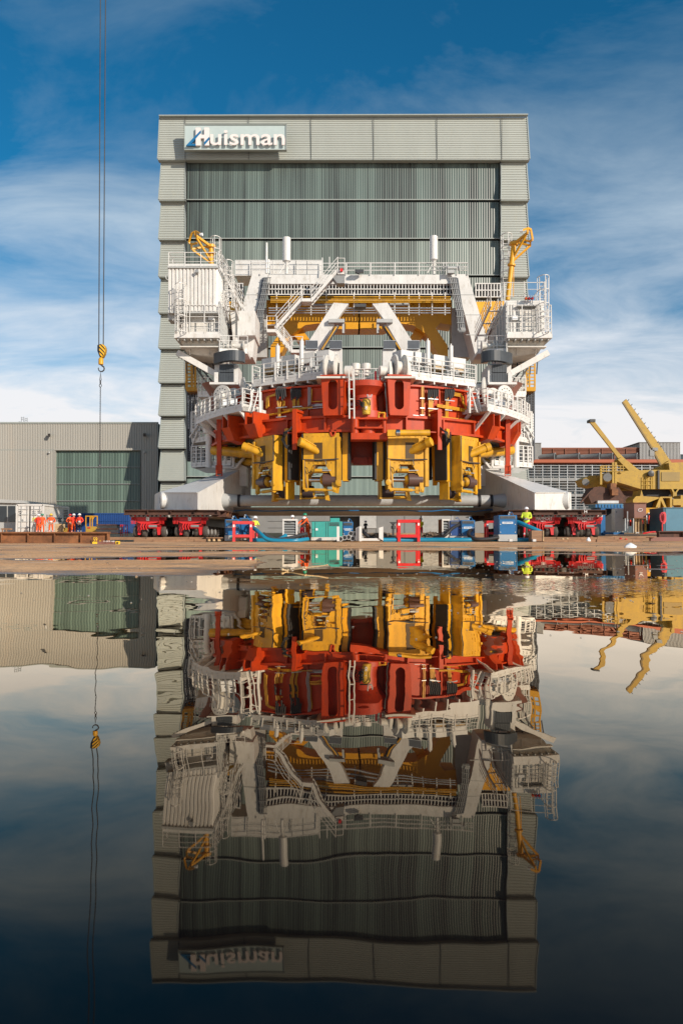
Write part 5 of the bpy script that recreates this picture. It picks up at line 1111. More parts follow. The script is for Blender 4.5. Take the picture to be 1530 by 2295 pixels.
# ---- self propelled transporters
def make_spmt(px, lb):
    D = 51.0; z0 = V(px, 1204, D).z; X = V(px, 1204, D).x; T = thing('heavy_transporter', (X, D, z0), lb, 'transporter', 'red self-propelled transporters carrying the crane')
    b = MB(); b.box(X - 1.2, X + 1.2, D + .1, D + 15, z0 + 1.30, z0 + 1.46); b.build('load_bed', offwhite, T)
    b = MB(); o = lambda pts, y, d: b.hexa([(X + u, y, z0 + v) for u, v in pts], [(X + u, y + d, z0 + v) for u, v in pts])
    o([(-1.1, 1.28), (1.15, 1.28), (1.15, 1.1), (.5, .92), (.0, .84), (-.4, .84), (-1.05, 1.12)], D, .3); b.build('front_beam', red, T)
    b = MB(); b.box(X - .35, X + .35, D + .4, D + 15, z0 + .75, z0 + 1.3); b.build('spine', dark, T)
    for k in range(9):
        u = -1.1 + k * .27; b = MB(); b.lathe((X + u, D + .05, z0 + 1.38), (0, -1, 0), [(0, .07), (.05, .06)], 10); b.build('bed_socket', (dark, red, dark)[k % 3], T)
    for i in range(10):
        for s in (-1, 1):
            cx_ = X + s * .63; y = D + .7 + i * 1.45
            for w_ in (-.27, .27):
                t = MB(); t.lathe((cx_ + w_ - .17, y, z0 + .36), (1, 0, 0), [(0, .24), (.03, .34), (.07, .365), (.27, .365), (.31, .34), (.34, .24)], 16)
                tt = t.build('tyre', tyre, T)
                if i < 4: t = MB(); t.lathe((cx_ + w_ - .19, y, z0 + .36), (1, 0, 0), [(0, .19), (.38, .19)], 12); t.build('rim', lgrey, tt)
            if i < 2:
                a = MB(); a.hexa([(cx_ - .14, y - .4, z0 + .7), (cx_ + .12, y - .4, z0 + .7), (cx_ + .12, y - .1, z0 + .7), (cx_ - .14, y - .1, z0 + .7)], [(cx_ - .11, y - .4, z0 + 1.0), (cx_ + .05, y - .4, z0 + 1.0), (cx_ + .05, y - .1, z0 + 1.0), (cx_ - .11, y - .1, z0 + 1.0)])
                a.hexa([(cx_ - .06, y - .45, z0 + .15), (cx_ + .1, y - .45, z0 + .15), (cx_ + .1, y - .1, z0 + .3), (cx_ - .06, y - .1, z0 + .3)], [(cx_ - .14, y - .4, z0 + .7), (cx_ + .12, y - .4, z0 + .7), (cx_ + .12, y - .1, z0 + .7), (cx_ - .14, y - .1, z0 + .7)]); a.build('wheel_arm', red, T)
    for k, u in enumerate((-.38, -.22, -.05)):
        b = MB(); b.tube([(X + u, D - .05, z0 + .88), (X + u - .05, D - .12, z0 + .68), (X + u, D - .08, z0 + .48)], .05, 8); b.build('coupling_hook', red, T)
    b = MB(); b.lathe((X + .02, D - .02, z0 + .7), (1, 0, 0), [(0, .13), (.05, .13)], 12); b.bar((X + .05, D, z0 + .6), (X + .75, D, z0 + .6), .05); b.bar((X + .05, D, z0 + .81), (X + .75, D, z0 + .81), .05); b.build('cylinder_mount', red, T)
    b = MB(); b.lathe((X + .08, D - .02, z0 + .7), (1, 0, 0), [(0, .08), (.5, .08)], 12); b.build('steering_cylinder', mgrey, T)
    for s in (-1, 1):
        b = MB()
        for k in range(4): x = X + s * (.75 + .09 * k); b.tube([(x, D - .02, z0 + 1.25), (x + .03 * s, D - .08, z0 + 1.1), (x - .02, D - .02, z0 + .85)], .028, 5)
        b.build('control_hoses', red, T)
    return T
S1 = make_spmt(331, 'red transporter farthest left under the rusty beam, with a small white 1 sticker')
cps = []
for px, lb in ((425, 'second red transporter from the left, beside the left blue pump'), (1217, 'red transporter with white lettering right behind the worker in red trousers'), (1310, 'red transporter with white lettering farthest right, by the open blue container')):
    c = copy_tree(S1); c.location.x = V(px, 1204, 51).x; c['label'] = lb; cps.append(c)
for T, px in ((S1, 331), (cps[0], 425)):
    b = MB(); b.pb(px - 3.5, 1159, px + 3.5, 1167, 50.9, .03); b.build('number_plate', plastic_w, T); text('1', V(px - .8, 1165.5, 50.88), .11, textdk, T, 'number', ext=.005)
for T, px in ((cps[1], 1217), (cps[2], 1310)):
    text('MAMMOET', V(px - 17, 1166, 50.93), .22, textwh, T, 'lettering', 1.05, .02, off=.02); text('3180T-3', V(px - 6, 1169.8, 50.93), .07, textwh, T, 'lettering', .3, .01)
for a, b_, lb in ((277, 488, 'dark rusty grillage beam across the two left transporters'), (1140, 1359, 'dark rusty grillage beam across the two right transporters')):
    T = ibeam(a, b_, 1142.5, 1154, 50.3, drust, 'grillage_beam', lb, 1.25, .5, 'rusty grillage beams on the transporters')
    m = MB(); x0 = V(a, 1150, 50.3).x; x1 = V(b_, 1150, 50.3).x; m.box(x0 + .1, x1 - .1, 52, 66, V(0, 1154, 50.3).z, V(0, 1142.7, 50.3).z); m.build('rear_beams', drust, T)
text('H', V(1309, 1150, 50.25), .2, textwh, T, 'painted_mark', ext=.01)
for k, (px, lb) in enumerate(((486, 'rust-striped cross beam running back beside the left blue pump'), (1146, 'rust-striped cross beam running back behind the right blue pump'))):
    x = V(px, 1150, 50.3).x; s = 1 if k == 0 else -1; T = thing('cross_beam', (x, 51, V(0, 1154, 50.3).z), lb, 'steel beam', 'rusty cross beams')
    z0, z1 = V(0, 1158, 50.3).z, V(0, 1142.7, 50.3).z; m = MB(); m.box(x, x + s * .1, 51, 66, z0 + .05, z1 - .05); m.box(x - .1 * s, x + s * .45, 50.9, 66, z1 - .06, z1); m.box(x - .1 * s, x + s * .45, 50.9, 66, z0, z0 + .06); m.build('beam', drust, T)
    for i in range(12): m = MB(); y = 51.5 + i * 1.2; m.box(x + s * .1, x + s * .42, y, y + .05, z0 + .06, z1 - .06); m.build('stiffener', rust if i % 2 else drust, T)
# ---- pumps and generators
def pump(x0, x1, y0, y1, D, lb, yb, label_txt=None, depth=1.6, body=blue, base=lgrey, name='pump_unit', cat='pump'):
    T = gthing(name, (x0 + x1) / 2, y1, D, lb, cat); s = (x1 - x0)
    m = MB(); m.pb(x0, y0 + .6, x1, yb, D, depth); o = m.build('housing', body, T, bevel=.02)
    m = MB(); m.pb(x0 - .5, yb, x1 + .5, y1, D - .04, depth + .1); m.build('base_frame', base, T)
    m = MB(); m.pb(x0 + s * .08, y0 + 2.5, x1 - s * .08, y0 + 8, D - .02, .1); g = m.build('air_grille', mgrey, T)
    m = MB()
    for k in range(5): m.pb(x0 + s * .08, y0 + 3 + k, x1 - s * .08, y0 + 3.4 + k, D - .04, .03)
    m.build('grille_slats', dark, g)
    m = MB(); m.pb(x0 + s * .04, y0 + 9.6, x0 + s * .06, yb - 1, D - .015, .03); m.pb(x1 - s * .06, y0 + 9.6, x1 - s * .04, yb - 1, D - .015, .03); m.pb(x0 + s * .05, y0 + 9, x1 - s * .05, y0 + 9.6, D - .02, .03); m.build('door_seam', dark, o)
    m = MB(); m.tube([V(x0 + s * .55, y0 + 1, D + .5), V(x0 + s * .55, y0 - 4, D + .5), V(x0 + s * .6, y0 - 5.5, D + .4)], .045, 6); m.build('exhaust_pipe', chrome, T)
    m = MB(); a = V(x0 + s * .7, y0 + .5, D + .6); m.tube([a + Vector((-.12, 0, 0)), a + Vector((0, 0, .2)), a + Vector((.12, 0, 0))], .025, 5); m.build('lifting_eye', body, T)
    if label_txt:
        m = MB(); m.pb(x0 + s * .2, y0 + 15.5, x1 - s * .22, y0 + 20, D - .015, .02); p = m.build('label_plate', plastic_w, T); text(label_txt, V(x0 + s * .24, y0 + 19, D - .02), .075, textbl, p, 'lettering', (V(x1 - s * .26, 0, D) - V(x0 + s * .24, 0, D)).x, .004)
    for fx, fy in ((.1, .35), (.9, .35), (.1, .85), (.9, .85)): m = MB(); m.lathe(V(x0 + s * fx, lerp(y0 + 9, yb, fy), D - .01), (0, -1, 0), [(0, .03), (.02, .025)], 6); m.build('bolt', plastic_w, o)
    return T
P1_ = pump(504, 535, 1163, 1212, 47.5, 'blue pump unit on grey base behind the left red frame', 1200, 'GEERTSMA')
m = MB(); m.lathe(V(519, 1205, 47.4), (0, -1, 0), [(0, .09), (.03, .08)], 12); m.build('round_mark', teal, P1_)
pump(536, 558, 1160, 1210, 49.0, 'taller blue pump unit right behind the left red frame', 1198, None)
pump(1117, 1158, 1154, 1213, 47.0, 'large blue pump unit with white lettering beside the worker in red trousers', 1198, 'GEERTSMA')
pump(1033, 1064, 1165, 1208, 49.0, 'blue pump unit with two black hoses, right of the beige louvred box', 1201, 'GEERTSMA')
pump(1008, 1032.4, 1166, 1208, 49.2, 'darker blue pump unit pressed against the beige louvred box', 1201, None, body=nblue)
pump(768, 791, 1169, 1206, 51.0, 'small blue pump unit behind the pile of pipes', 1200, 'GEERTSMA')
# teal generator
T = gthing('generator', 728, 1212, 48, 'teal green generator cabinet on cream skid in front of the hall doorway', 'generator')
m = MB(); m.pb(698, 1169, 767, 1204, 48, 2.0); o = m.build('housing', teal, T, bevel=.02); m = MB(); m.pb(697, 1204, 767, 1211, 47.95, 2.1); m.build('skid', offwhite, T); m = MB(); m.pb(740, 1161, 761, 1169, 48.3, .9); m.build('exhaust_hood', teal, T)
m = MB()
for x in (706, 730, 735): m.pb(x, 1170, x + .6, 1203, 47.98, .03)
m.pb(698, 1187, 706, 1187.5, 47.98, .03); m.build('door_seam', dark, o)
for y in (1171, 1174, 1177): m = MB(); m.pb(738, y, 760, y + 1.6, 47.97, .05); m.build('vent_slot', dark, o)
m = MB(); m.pb(707, 1184, 712, 1189, 47.96, .03); m.build('sticker', plastic_w, o)
for x in (701, 722, 745): m = MB(); m.pb(x, 1210.5, x + 10, 1214, 48.1, 1.2); m.build('skid_block', wood, T)
# louvred heater boxes
for (x0, x1, y0, y1, D, mm, lb) in ((633, 666, 1163, 1211, 48.5, white, 'white louvred air unit left of the crouching workers'), (990, 1008, 1163, 1208, 49.3, offwhite, 'beige louvred air unit left of the right-hand blue pumps')):
    T = gthing('air_unit', (x0 + x1) / 2, y1, D, lb, 'air unit'); m = MB(); m.pb(x0, y0 + 2, x0 + 3.2, y1, D, 1.4); m.pb(x1 - 3.2, y0 + 2, x1, y1, D, 1.4); m.pb(x0, y0, x1, y0 + 4, D - .02, 1.45); m.pb(x0, y1 - 12, x1, y1, D - .02, 1.45); m.build('casing', mm, T)
    m = MB(); m.pb(x0 + 3, y0 + 4, x1 - 3, y1 - 11, D + .15, 1); m.build('core', dark, T)
    for k in range(5): y = y0 + 7 + k * 5.6; m = MB(); m.hexa([V(x0 + 3.2, y + 4.5, D + .02), V(x1 - 3.2, y + 4.5, D + .02), V(x1 - 3.2, y + 4.9, D + .04), V(x0 + 3.2, y + 4.9, D + .04)], [V(x0 + 3.2, y, D + .14), V(x1 - 3.2, y, D + .14), V(x1 - 3.2, y + .4, D + .16), V(x0 + 3.2, y + .4, D + .16)]); m.build('louvre', mgrey, T)
    m = MB(); m.pb(x0 - 3, y0 + 1, x0, y1, D + .2, 1.2) if x0 > 900 else m.pb(x0 + 12, y0 + 5, x0 + 22, y0 + 7, D - .03, .02); m.build('side_panel', rust if x0 > 900 else dark, T)
# red frames
def frame(x0, x1, y0, y1, D, d, lb, th=.13, mm=spred, grp='red steel stands on the yard'):
    T = gthing('steel_stand', (x0 + x1) / 2, y1, D, lb, 'steel stand', grp); a, b = V(x0, y0, D), V(x1, y1, D); z0, z1 = b.z, a.z
    for x in (a.x, b.x):
        for y in (D, D + d): m = MB(); m.box(x - th / 2, x + th / 2, y, y + th, z0, z1 - th); m.build('post', mm, T)
    m = MB(); m.box(a.x - th / 2, b.x + th / 2, D - .002, D + th, z1 - th, z1); m.box(a.x - th / 2, b.x + th / 2, D + d, D + d + th, z1 - th, z1); m.box(a.x - th / 2, a.x + th / 2, D + th, D + d, z1 - th, z1); m.box(b.x - th / 2, b.x + th / 2, D + th, D + d, z1 - th, z1)
    m.build('top_frame', mm, T); m = MB(); zz = z0 + .25; m.box(a.x + th / 2, b.x - th / 2, D + .002, D + th, zz, zz + th); m.box(a.x + th / 2, b.x - th / 2, D + d, D + d + th, zz, zz + th); m.build('lower_rail', mm, T)
    m = MB(); m.box(a.x - .05, a.x + .05, D - .01, D, z1 - .35, z1 - .2); m.box(b.x - .05, b.x + .05, D - .01, D, z1 - .35, z1 - .2); m.build('reflector', plastic_w, T)
    return T
T = frame(524, 562, 1168, 1214, 46.8, 1.2, 'pinkish red steel stand holding timber in front of the left blue pump', .16)
for y in (1198, 1203): m = MB(); m.pb(527, y, 558, y + 4, 46.95, .8); solo(m, 'timber_plank', wood, 'timber plank stacked inside the left red stand, ' + ('upper one' if y < 1200 else 'lower one'), 'plank', 'planks in the red stand')
frame(894, 938, 1164.5, 1214, 46.8, 1.0, 'bright red open stand in the middle of the yard beside the white brackets', .17, red)
frame(1092, 1115, 1167, 1206, 49.5, .8, 'narrow dark red stand left of the large lettered blue pump', .12, red)
frame(270, 281, 1176, 1202, 55, .5, 'small red wire stand with orange base left of the red transporters', .04, red)
# white brackets
for x0, x1, lb in ((756, 760, 'white steel post in front of the teal generator'), (806, 856, 'white U-shaped steel bracket frame beside the pipe pile')):
    T = gthing('steel_bracket', x0, 1213, 46.5, lb, 'bracket'); m = MB(); m.pb(x0 - 1.5, 1180, x0 + 4.5, 1213, 46.5, .3)
    if x1 > 800: m.pb(x0 + 4.5, 1206.5, x1 - 4, 1212, 46.6, .4); m.pp([(x1 - 7, 1183), (x1 + 2.5, 1180), (x1 + 2.5, 1212), (x1 - 7, 1206)], 46.5, .3); m.pp([(x0 - 9, 1184), (x0 - 2, 1180), (x0 - 2, 1212), (x0 - 9, 1212)], 46.7, .3)
    m.build('bracket_plates', white, T)
# pipes
for i, (x, y) in enumerate(((763, 1208), (772, 1205), (781, 1204), (790, 1207), (801, 1205.5), (786, 1196), (797, 1197))):
    c = V(x, y, 46.9); T = thing('steel_pipe', c, 'grey pipe end beside the white brackets, ' + ('lowest far left', 'second from left', 'third from left', 'bottom fourth', 'bottom rightmost', 'upper left of the two on top', 'upper right of the two on top')[i], 'pipe', 'pipes piled by the white brackets')
    m = MB(); m.lathe(c, (.12, 1, 0), [(0, .13), (0, .155), (2.4, .155)], 18); m.build('pipe_wall', galv if i % 2 else lgrey, T); m = MB(); m.lathe(c + Vector((0, -.004, 0)), (.12, 1, 0), [(0, .11), (.01, .11)], 16); m.build('pipe_bore', black, T)
# hoses
def hose(pts, r, mm, name, lb, ends=None):
    out = [Vector(p) for p in pts]
    for _ in range(3):
        n = [out[0]]
        for a, b in zip(out, out[1:]): n += [a.lerp(b, .25), a.lerp(b, .75)]
        n.append(out[-1]); out = n
    m = MB(); m.tube(out, r, 10); o = solo(m, name, mm, lb, 'hose'); return o
hose([V(560, 1180, 48), V(570, 1184, 47.3), V(585, 1198, 46.5), V(600, 1211, 46.3), V(635, 1212, 46.3), V(664, 1212, 46.3), V(690, 1208, 47)], .12, hose_b, 'blue_hose', 'blue hose sagging from the left blue pump to the sand')
hose([V(556, 1211, 47.2), V(600, 1211, 47.2), V(627, 1210, 47.5), V(640, 1200, 48)], .13, hose_b, 'blue_hose', 'short blue hose on the sand behind the sagging one')
hose([V(590, 1196, 47.6), V(605, 1205, 47.4), V(625, 1210, 47.3), V(650, 1206, 47.2), V(688, 1196, 47.2)], .11, dark, 'grey_hose', 'dark grey hose crossing the sand under the white air unit')
hose([V(858, 1210.5, 46.9), V(960, 1210, 47.3), V(1040, 1210.5, 47.0), V(1120, 1209, 47.6)], .14, hose_b, 'blue_hose', 'long straight blue hose on the sand through the middle red stand')
hose([V(1028, 1176, 48.9), V(1012, 1184, 48.2), V(1000, 1198, 47.9), V(986, 1206, 48), V(972, 1204, 48.4)], .1, black, 'black_hose', 'black hose curving down left from the right-hand blue pumps')
hose([V(1056, 1188, 48.8), V(1051, 1190, 48.3), V(1048, 1200, 47.6), V(1062, 1209, 46.9), V(1090, 1209, 46.9), V(1117, 1204, 47)], .11, black, 'black_hose', 'black hose looping along the sand to the large lettered blue pump')
hose([V(1159, 1170, 47.5), V(1172, 1175, 47.2), V(1190, 1183, 46.9), V(1204, 1189, 46.8), V(1213, 1193, 46.8)], .13, hose_b, 'blue_hose', 'bright blue hose held by the worker in red trousers')
hose([V(1112, 1211, 47.8), V(1160, 1210.5, 47.5), V(1185, 1210.5, 47.6)], .14, hose_b, 'blue_hose', 'blue hose end lying beneath the worker in red trousers')
hose([V(812, 1189, 47.5), V(818, 1197, 47.2), V(830, 1205, 47.2), V(842, 1208, 47.5)], .11, black, 'black_hose', 'black hose slumped inside the white bracket frame')
hose([V(1440, 1196, 52), V(1465, 1191, 52), V(1480, 1195, 52), V(1500, 1199, 52)], .05, red, 'red_cable', 'thin red cable lying before the rusty beam at the right')
T = gthing('timber_box', 1205, 1213, 46.6, 'weathered wooden box under the blue hose end beside the worker', 'crate'); m = MB(); m.pb(1191, 1189, 1217, 1213, 46.6, .8); o = m.build('box_wall', wood, T); m = MB(); m.pb(1216.5, 1189, 1218.3, 1213, 46.55, .85); m.build('corner_batten', palewood, T)
for k, x in enumerate((1141, 1194)): m = MB(); m.pb(x, 1208.5, x + 7, 1213.6, 46.3, .3); solo(m, 'timber_block', white, ('white block under the large lettered blue pump', 'white block before the wooden box')[k], 'block')
# heaps
def heap(x0, x1, y0, y1, D, lb, n=60):
    T = MB(); a, b = V(x0, y1, D), V(x1, y1, D); h = V(0, y0, D).z - a.z
    for k in range(n):
        u = rnd.uniform(0, 1); hh = h * math.sin(PI * u) ** .7 * rnd.uniform(.2, 1.0); c = a.lerp(b, u) + Vector((0, rnd.uniform(-.3, 1), hh * .6)); pts = [c + Vector((rnd.uniform(-.35, .35), rnd.uniform(-.2, .2), rnd.uniform(-.08, .12))) for _ in range(4)]; T.tube(pts, rnd.uniform(.03, .08), 5)
    nn = 12; vs = [(lerp(a.x, b.x, i / nn), D + .2 + q, a.z + h * math.sin(PI * i / nn) ** .7 * (.7 + .3 * math.sin(i * 2.3)) * (1 - q * .6)) for q in (0, 1.0) for i in range(nn + 1)] + [(lerp(a.x, b.x, i / nn), D - .1, a.z - .05) for i in range(nn + 1)]
    T.add(vs, [(i, i + 1, nn + 2 + i, nn + 1 + i) for i in range(nn)] + [(i, i + 1, 2 * nn + 3 + i, 2 * nn + 2 + i) for i in range(nn)]); return solo(T, 'debris_heap', mud, lb, 'debris heap')
heap(812, 890, 1190, 1208, 49.5, 'long heap of muddy rope and debris behind the white brackets', 120); heap(938, 990, 1189, 1207, 49.5, 'brown debris heap between the middle red stand and beige air unit', 90)
T = gthing('pillar_stand', 881, 1204, 51, 'black T-topped stand behind the debris heap', 'stand'); m = MB(); m.pb(878.5, 1172, 883, 1204, 51, .15); m.build('post', dark, T); m = MB(); m.pp([(873, 1170), (889, 1170), (884, 1175), (878, 1175)], 50.9, .35); m.build('top_plate', dark, T); m = MB(); m.lathe(V(881, 1182, 51.1), (0, 0, 1), [(-.1, .1), (-.08, .14), (.08, .14), (.1, .1)], 10); m.build('collar', dark, T)
# loose bits
def lump(px, py, D, r, mm, name, lb, cat, sq=.7):
    b = MB(); c = V(px, py, D); n = 10
    b.lathe(c, (0, 0, 1), [(0, r), (r * .4 * sq, r * 1.05), (r * .9 * sq, r * .7), (r * 1.3 * sq, r * .2)], n)
    for i in range(len(b.v)): b.v[i] = c + (b.v[i] - c) * (1 + .3 * noise.noise(b.v[i] * 9)) 
    return solo(b, name, mm, lb, cat)
lump(1318, 1213, 40, .11, plastic_w, 'plastic_cup', 'crumpled white cup on the sand at the right', 'cup', 1.3)
lump(1411, 1228, 16, .12, plastic_w, 'crumpled_paper', 'crumpled white paper at the puddle edge on the right', 'paper', .6)
for i, (x, y) in enumerate(((1270, 1206), (1260, 1206.5), (1390, 1206), (1402, 1207))):
    lump(x, y + 2.5, 45 + i * .3, .09, red if i > 1 else palewood, 'rubble', ('pale rubble piece on the mats by the wooden box', 'pale rubble piece nearest the wooden box', 'red rubble piece below the electrical cabinet', 'red rubble piece right below the cabinet')[i], 'rubble', .7)
m = MB(); D = 5.0; pts = [V(633, 1277, D), V(645, 1279, D + .05), V(668, 1275.5, D), V(684, 1272.5, D), V(700, 1271, D), V(716, 1269.5, D), V(733, 1266.5, D)]; m.tube(pts, .0045, 8)
for i, r in ((0, .009), (1, .010), (3, .009), (4, .006), (6, .006)): m.lathe(pts[i] + Vector((-r, 0, 0)), (1, .2, 0), [(0, r * .5), (r * .6, r), (r * 1.4, r), (r * 2, r * .5)], 10)
solo(m, 'driftwood_stick', palewood, 'knobbly pale stick floating at the near edge of the puddle', 'stick')
rnd2 = random.Random(3)
# ---- left side: hook, cabin, container, people
T = gthing('crane_hook', 226, 790, 40, 'crane hook with yellow striped block and long chain hanging from two wire ropes', 'crane hook')
D = 40
for (x0, y0, x1, y1) in ((228, -900, 221.5, 772), (241, -900, 231.5, 772)):
    m = MB(); m.tube([V(x1, y1, D), V(lerp(x0, x1, .46), 0, D), V(lerp(x0, x1, 0), y0, D)], .026, 6); m.build('wire_rope', black, T)
ylw_stripe = bpy.data.materials.new('yellow_black_stripes'); ylw_stripe.use_nodes = True
t_ = ylw_stripe.node_tree; w_ = t_.nodes.new('ShaderNodeTexWave'); w_.bands_direction = 'DIAGONAL'; w_.inputs['Scale'].default_value = 3.2; tc_ = t_.nodes.new('ShaderNodeTexCoord'); t_.links.new(tc_.outputs['Object'], w_.inputs[0])
r_ = t_.nodes.new('ShaderNodeValToRGB'); r_.color_ramp.interpolation = 'CONSTANT'; r_.color_ramp.elements[0].color = (.75, .42, .02, 1); r_.color_ramp.elements[1].position = .58; r_.color_ramp.elements[1].color = (.015, .015, .015, 1); t_.links.new(w_.outputs[0], r_.inputs[0]); t_.links.new(r_.outputs[0], t_.nodes['Principled BSDF'].inputs['Base Color'])
m = MB(); m.pp([(218, 773), (224, 771), (226, 785), (223, 799), (218, 786)], D + .02, .25); m.build('sheave_cheek', dark, T)
m = MB(); m.pp([(222, 771), (226, 770), (233, 772), (236, 780), (234, 791), (229, 800), (224, 800), (221, 786)], D - .1, .35); m.build('sheave_block', ylw_stripe, T, bevel=.03)
m = MB(); m.lathe(V(226, 817, D), (0, 0, 1), [(0, .10), (.02, .125), (.28, .125), (.36, .07), (.42, .04)], 14); m.build('swivel', yellow, T)
m = MB(); cc = V(227, 826, D); pts = [V(226.5, 817, D)] + [cc + Vector((math.cos(a), 0, math.sin(a))) * .15 for a in [math.radians(q) for q in (70, 35, 0, -35, -70, -105, -140, -175, -200)]]; m.tube(pts, .045, 8, r2=.025); m.build('hook', dark, T)
m = MB(); m.tube([V(225.5, 834, D), V(223.5, 852, D), V(227, 852, D)], .02, 5, closed=True); m.bar(V(225, 852, D), V(225, 860, D), .06); m.build('sling', dark, T)
m = MB(); m.tube([V(225, 864, D) + Vector((math.cos(a) * .055, 0, math.sin(a) * .08)) for a in [2 * PI * i / 10 for i in range(10)]], .018, 6, closed=True); m.build('sling_ring', dark, T)
m = MB(); a, b = V(225, 867, D), V(223.5, 1043, D); n = int((a - b).length / .055)
for i in range(n):
    p = a.lerp(b, (i + .5) / n); o_ = Vector((1, 0, 0)) if i % 2 else Vector((0, 1, 0)); m.tube([p + o_ * (.026 * math.cos(q)) + Vector((0, 0, .04 * math.sin(q))) for q in [2 * PI * k / 6 for k in range(6)]], .011, 4, closed=True)
m.build('chain', dark, T); m = MB(); m.lathe(V(223.5, 1046, D), (0, 0, 1), [(0, .05), (.03, .07), (.1, .06), (.13, .03)], 8); m.build('chain_end', dark, T)
# site cabin at the far left
D = 74; T = gthing('site_cabin', 10, 1192, D, 'pale site cabin with dark windows cut off at the left edge', 'cabin'); m = MB(); m.pb(-120, 1128, 37, 1196, D, 8); m.build('wall', lgrey, T)
m = MB(); m.pp([(-120, 1112), (55, 1122), (55, 1128), (-120, 1124)], D - .3, 9); m.build('roof', lgrey, T)
for a, b in ((-60, -25), (-20, 15), (18, 34)): m = MB(); m.pb(a, 1134, b, 1170, D - .05, .1); m.build('window', glassd, T)
T = gthing('timber_trestle', 9, 1192, 70, 'low dark trestle in front of the site cabin', 'trestle'); m = MB(); m.pb(2, 1184, 17, 1187, 70, 1); m.pb(4, 1187, 6, 1195, 70, .1); m.pb(13, 1187, 15, 1195, 70, .1); m.build('trestle_top', wood, T)
# white container
D = 72; T = gthing('container', 68, 1194, D, 'white shipping container with dark lettering behind the left workers', 'container')
a, b = V(37.5, 1197, D), V(97.5, 1131, D); w_ = b.x - a.x; dv = Vector((.0, 6.1, 0)); q = V(97.5, 1197, D); r2 = V(153, 1197, 78.0); dv = r2 - q; dv.z = 0
def CP(u, v, z): return Vector((a.x, a.y, a.z)) + Vector((w_, 0, 0)) * u + dv * v + Vector((0, 0, (b.z - a.z) * z))
m = MB(); m.hexa([CP(0, 0, 0), CP(1, 0, 0), CP(1, 1, 0), CP(0, 1, 0)], [CP(0, 0, .97), CP(1, 0, .97), CP(1, 1, .97), CP(0, 1, .97)]); m.build('shell', offwhite, T)
m = MB()
for p, q_ in ((CP(0, 0, 0), CP(0, 0, 1)), (CP(1, 0, 0), CP(1, 0, 1)), (CP(0, 0, .99), CP(1, 0, .99)), (CP(1, 0, .99), CP(1, 1, .99)), (CP(1, 1, 0), CP(1, 1, 1)), (CP(0, 0, .02), CP(1, 0, .02))): m.bar(p, q_, .16)
m.build('corner_frame', white, T)
for u0 in (.05, .53):
    m = MB(); m.hexa([CP(u0, -.012, .05), CP(u0 + .42, -.012, .05), CP(u0 + .42, 0, .05), CP(u0, 0, .05)], [CP(u0, -.012, .94), CP(u0 + .42, -.012, .94), CP(u0 + .42, 0, .94), CP(u0, 0, .94)]); d_ = m.build('door', white, T)
    for z in (.22, .42, .66, .84): m = MB(); m.bar(CP(u0 + .03, -.02, z), CP(u0 + .39, -.02, z), .05, .05); m.build('door_rib', lgrey, d_)
    for u in (.14, .36): m = MB(); m.tube([CP(u0 + u, -.025, .04), CP(u0 + u, -.025, .96)], .025, 5); m.build('lock_rod', lgrey, d_)
m = MB(); m.bar(CP(.5, -.01, .04), CP(.5, -.01, .95), .06); m.build('door_gap', black, T)
m = MB(); m.pb(47, 1164, 52, 1170, D - .12, .03); m.build('door_vent', mgrey, T)
m = MB(); m.pb(73, 1160, 80, 1169, D - .12, .03); y_ = m.build('warning_sticker', yelsign, T); m = MB(); m.pp([(74, 1168), (76.5, 1162), (79, 1168)], D - .14, .02); m.build('warning_triangle', textdk, y_)
text('HPU', V(42, 1148, D - .12), .11, textdk, T, 'lettering', .32, .01); text('2', V(43.5, 1156, D - .12), .26, textdk, T, 'lettering', ext=.01)
for x, l_ in ((72, ('Empty', 'Weight', '12 ton')), (84.5, ('Filled', 'Weight', '16 ton'))):
    for i, s_ in enumerate(l_): text(s_, V(x, 1148 + i * 4, D - .12), .1, textdk, T, 'lettering', .34, .01)
ang = math.atan2(dv.y, dv.x); o_ = Vector((math.sin(ang), -math.cos(ang), 0)) * .03
text('Huisman', CP(1, .12, .44) + o_, .62, textdk, T, 'lettering', dv.length * .62, .01, rotz=ang); text('HPU 2', CP(1, .62, .33) + o_, .2, textdk, T, 'lettering', dv.length * .16, .01, rotz=ang)
for k in range(14): z = .12 + k * .058; m = MB(); m.bar(CP(1, .8, z) + o_, CP(1, .97, z) + o_, .03, .07); m.build('side_louvre', black, T)
m = MB(); m.pb(123, 1174, 138, 1193, 71, .9); solo(m, 'timber_crate', palewood, 'pale plywood crate against the side of the white container', 'crate')
m = MB(); m.pb(140, 1183, 146, 1196, 71.5, .8); solo(m, 'waste_bin', sand_y, 'small olive bin between the crate and the two orange workers', 'bin')
m = MB(); m.pb(101, 1188.5, 117, 1190, 69, .8); m.bar(V(103, 1190, 69.1), V(103, 1197, 69.1), .06); m.bar(V(115, 1190, 69.1), V(115, 1197, 69.1), .06); solo(m, 'work_table', lgrey, 'low folding table by the yellow-helmet worker', 'table')
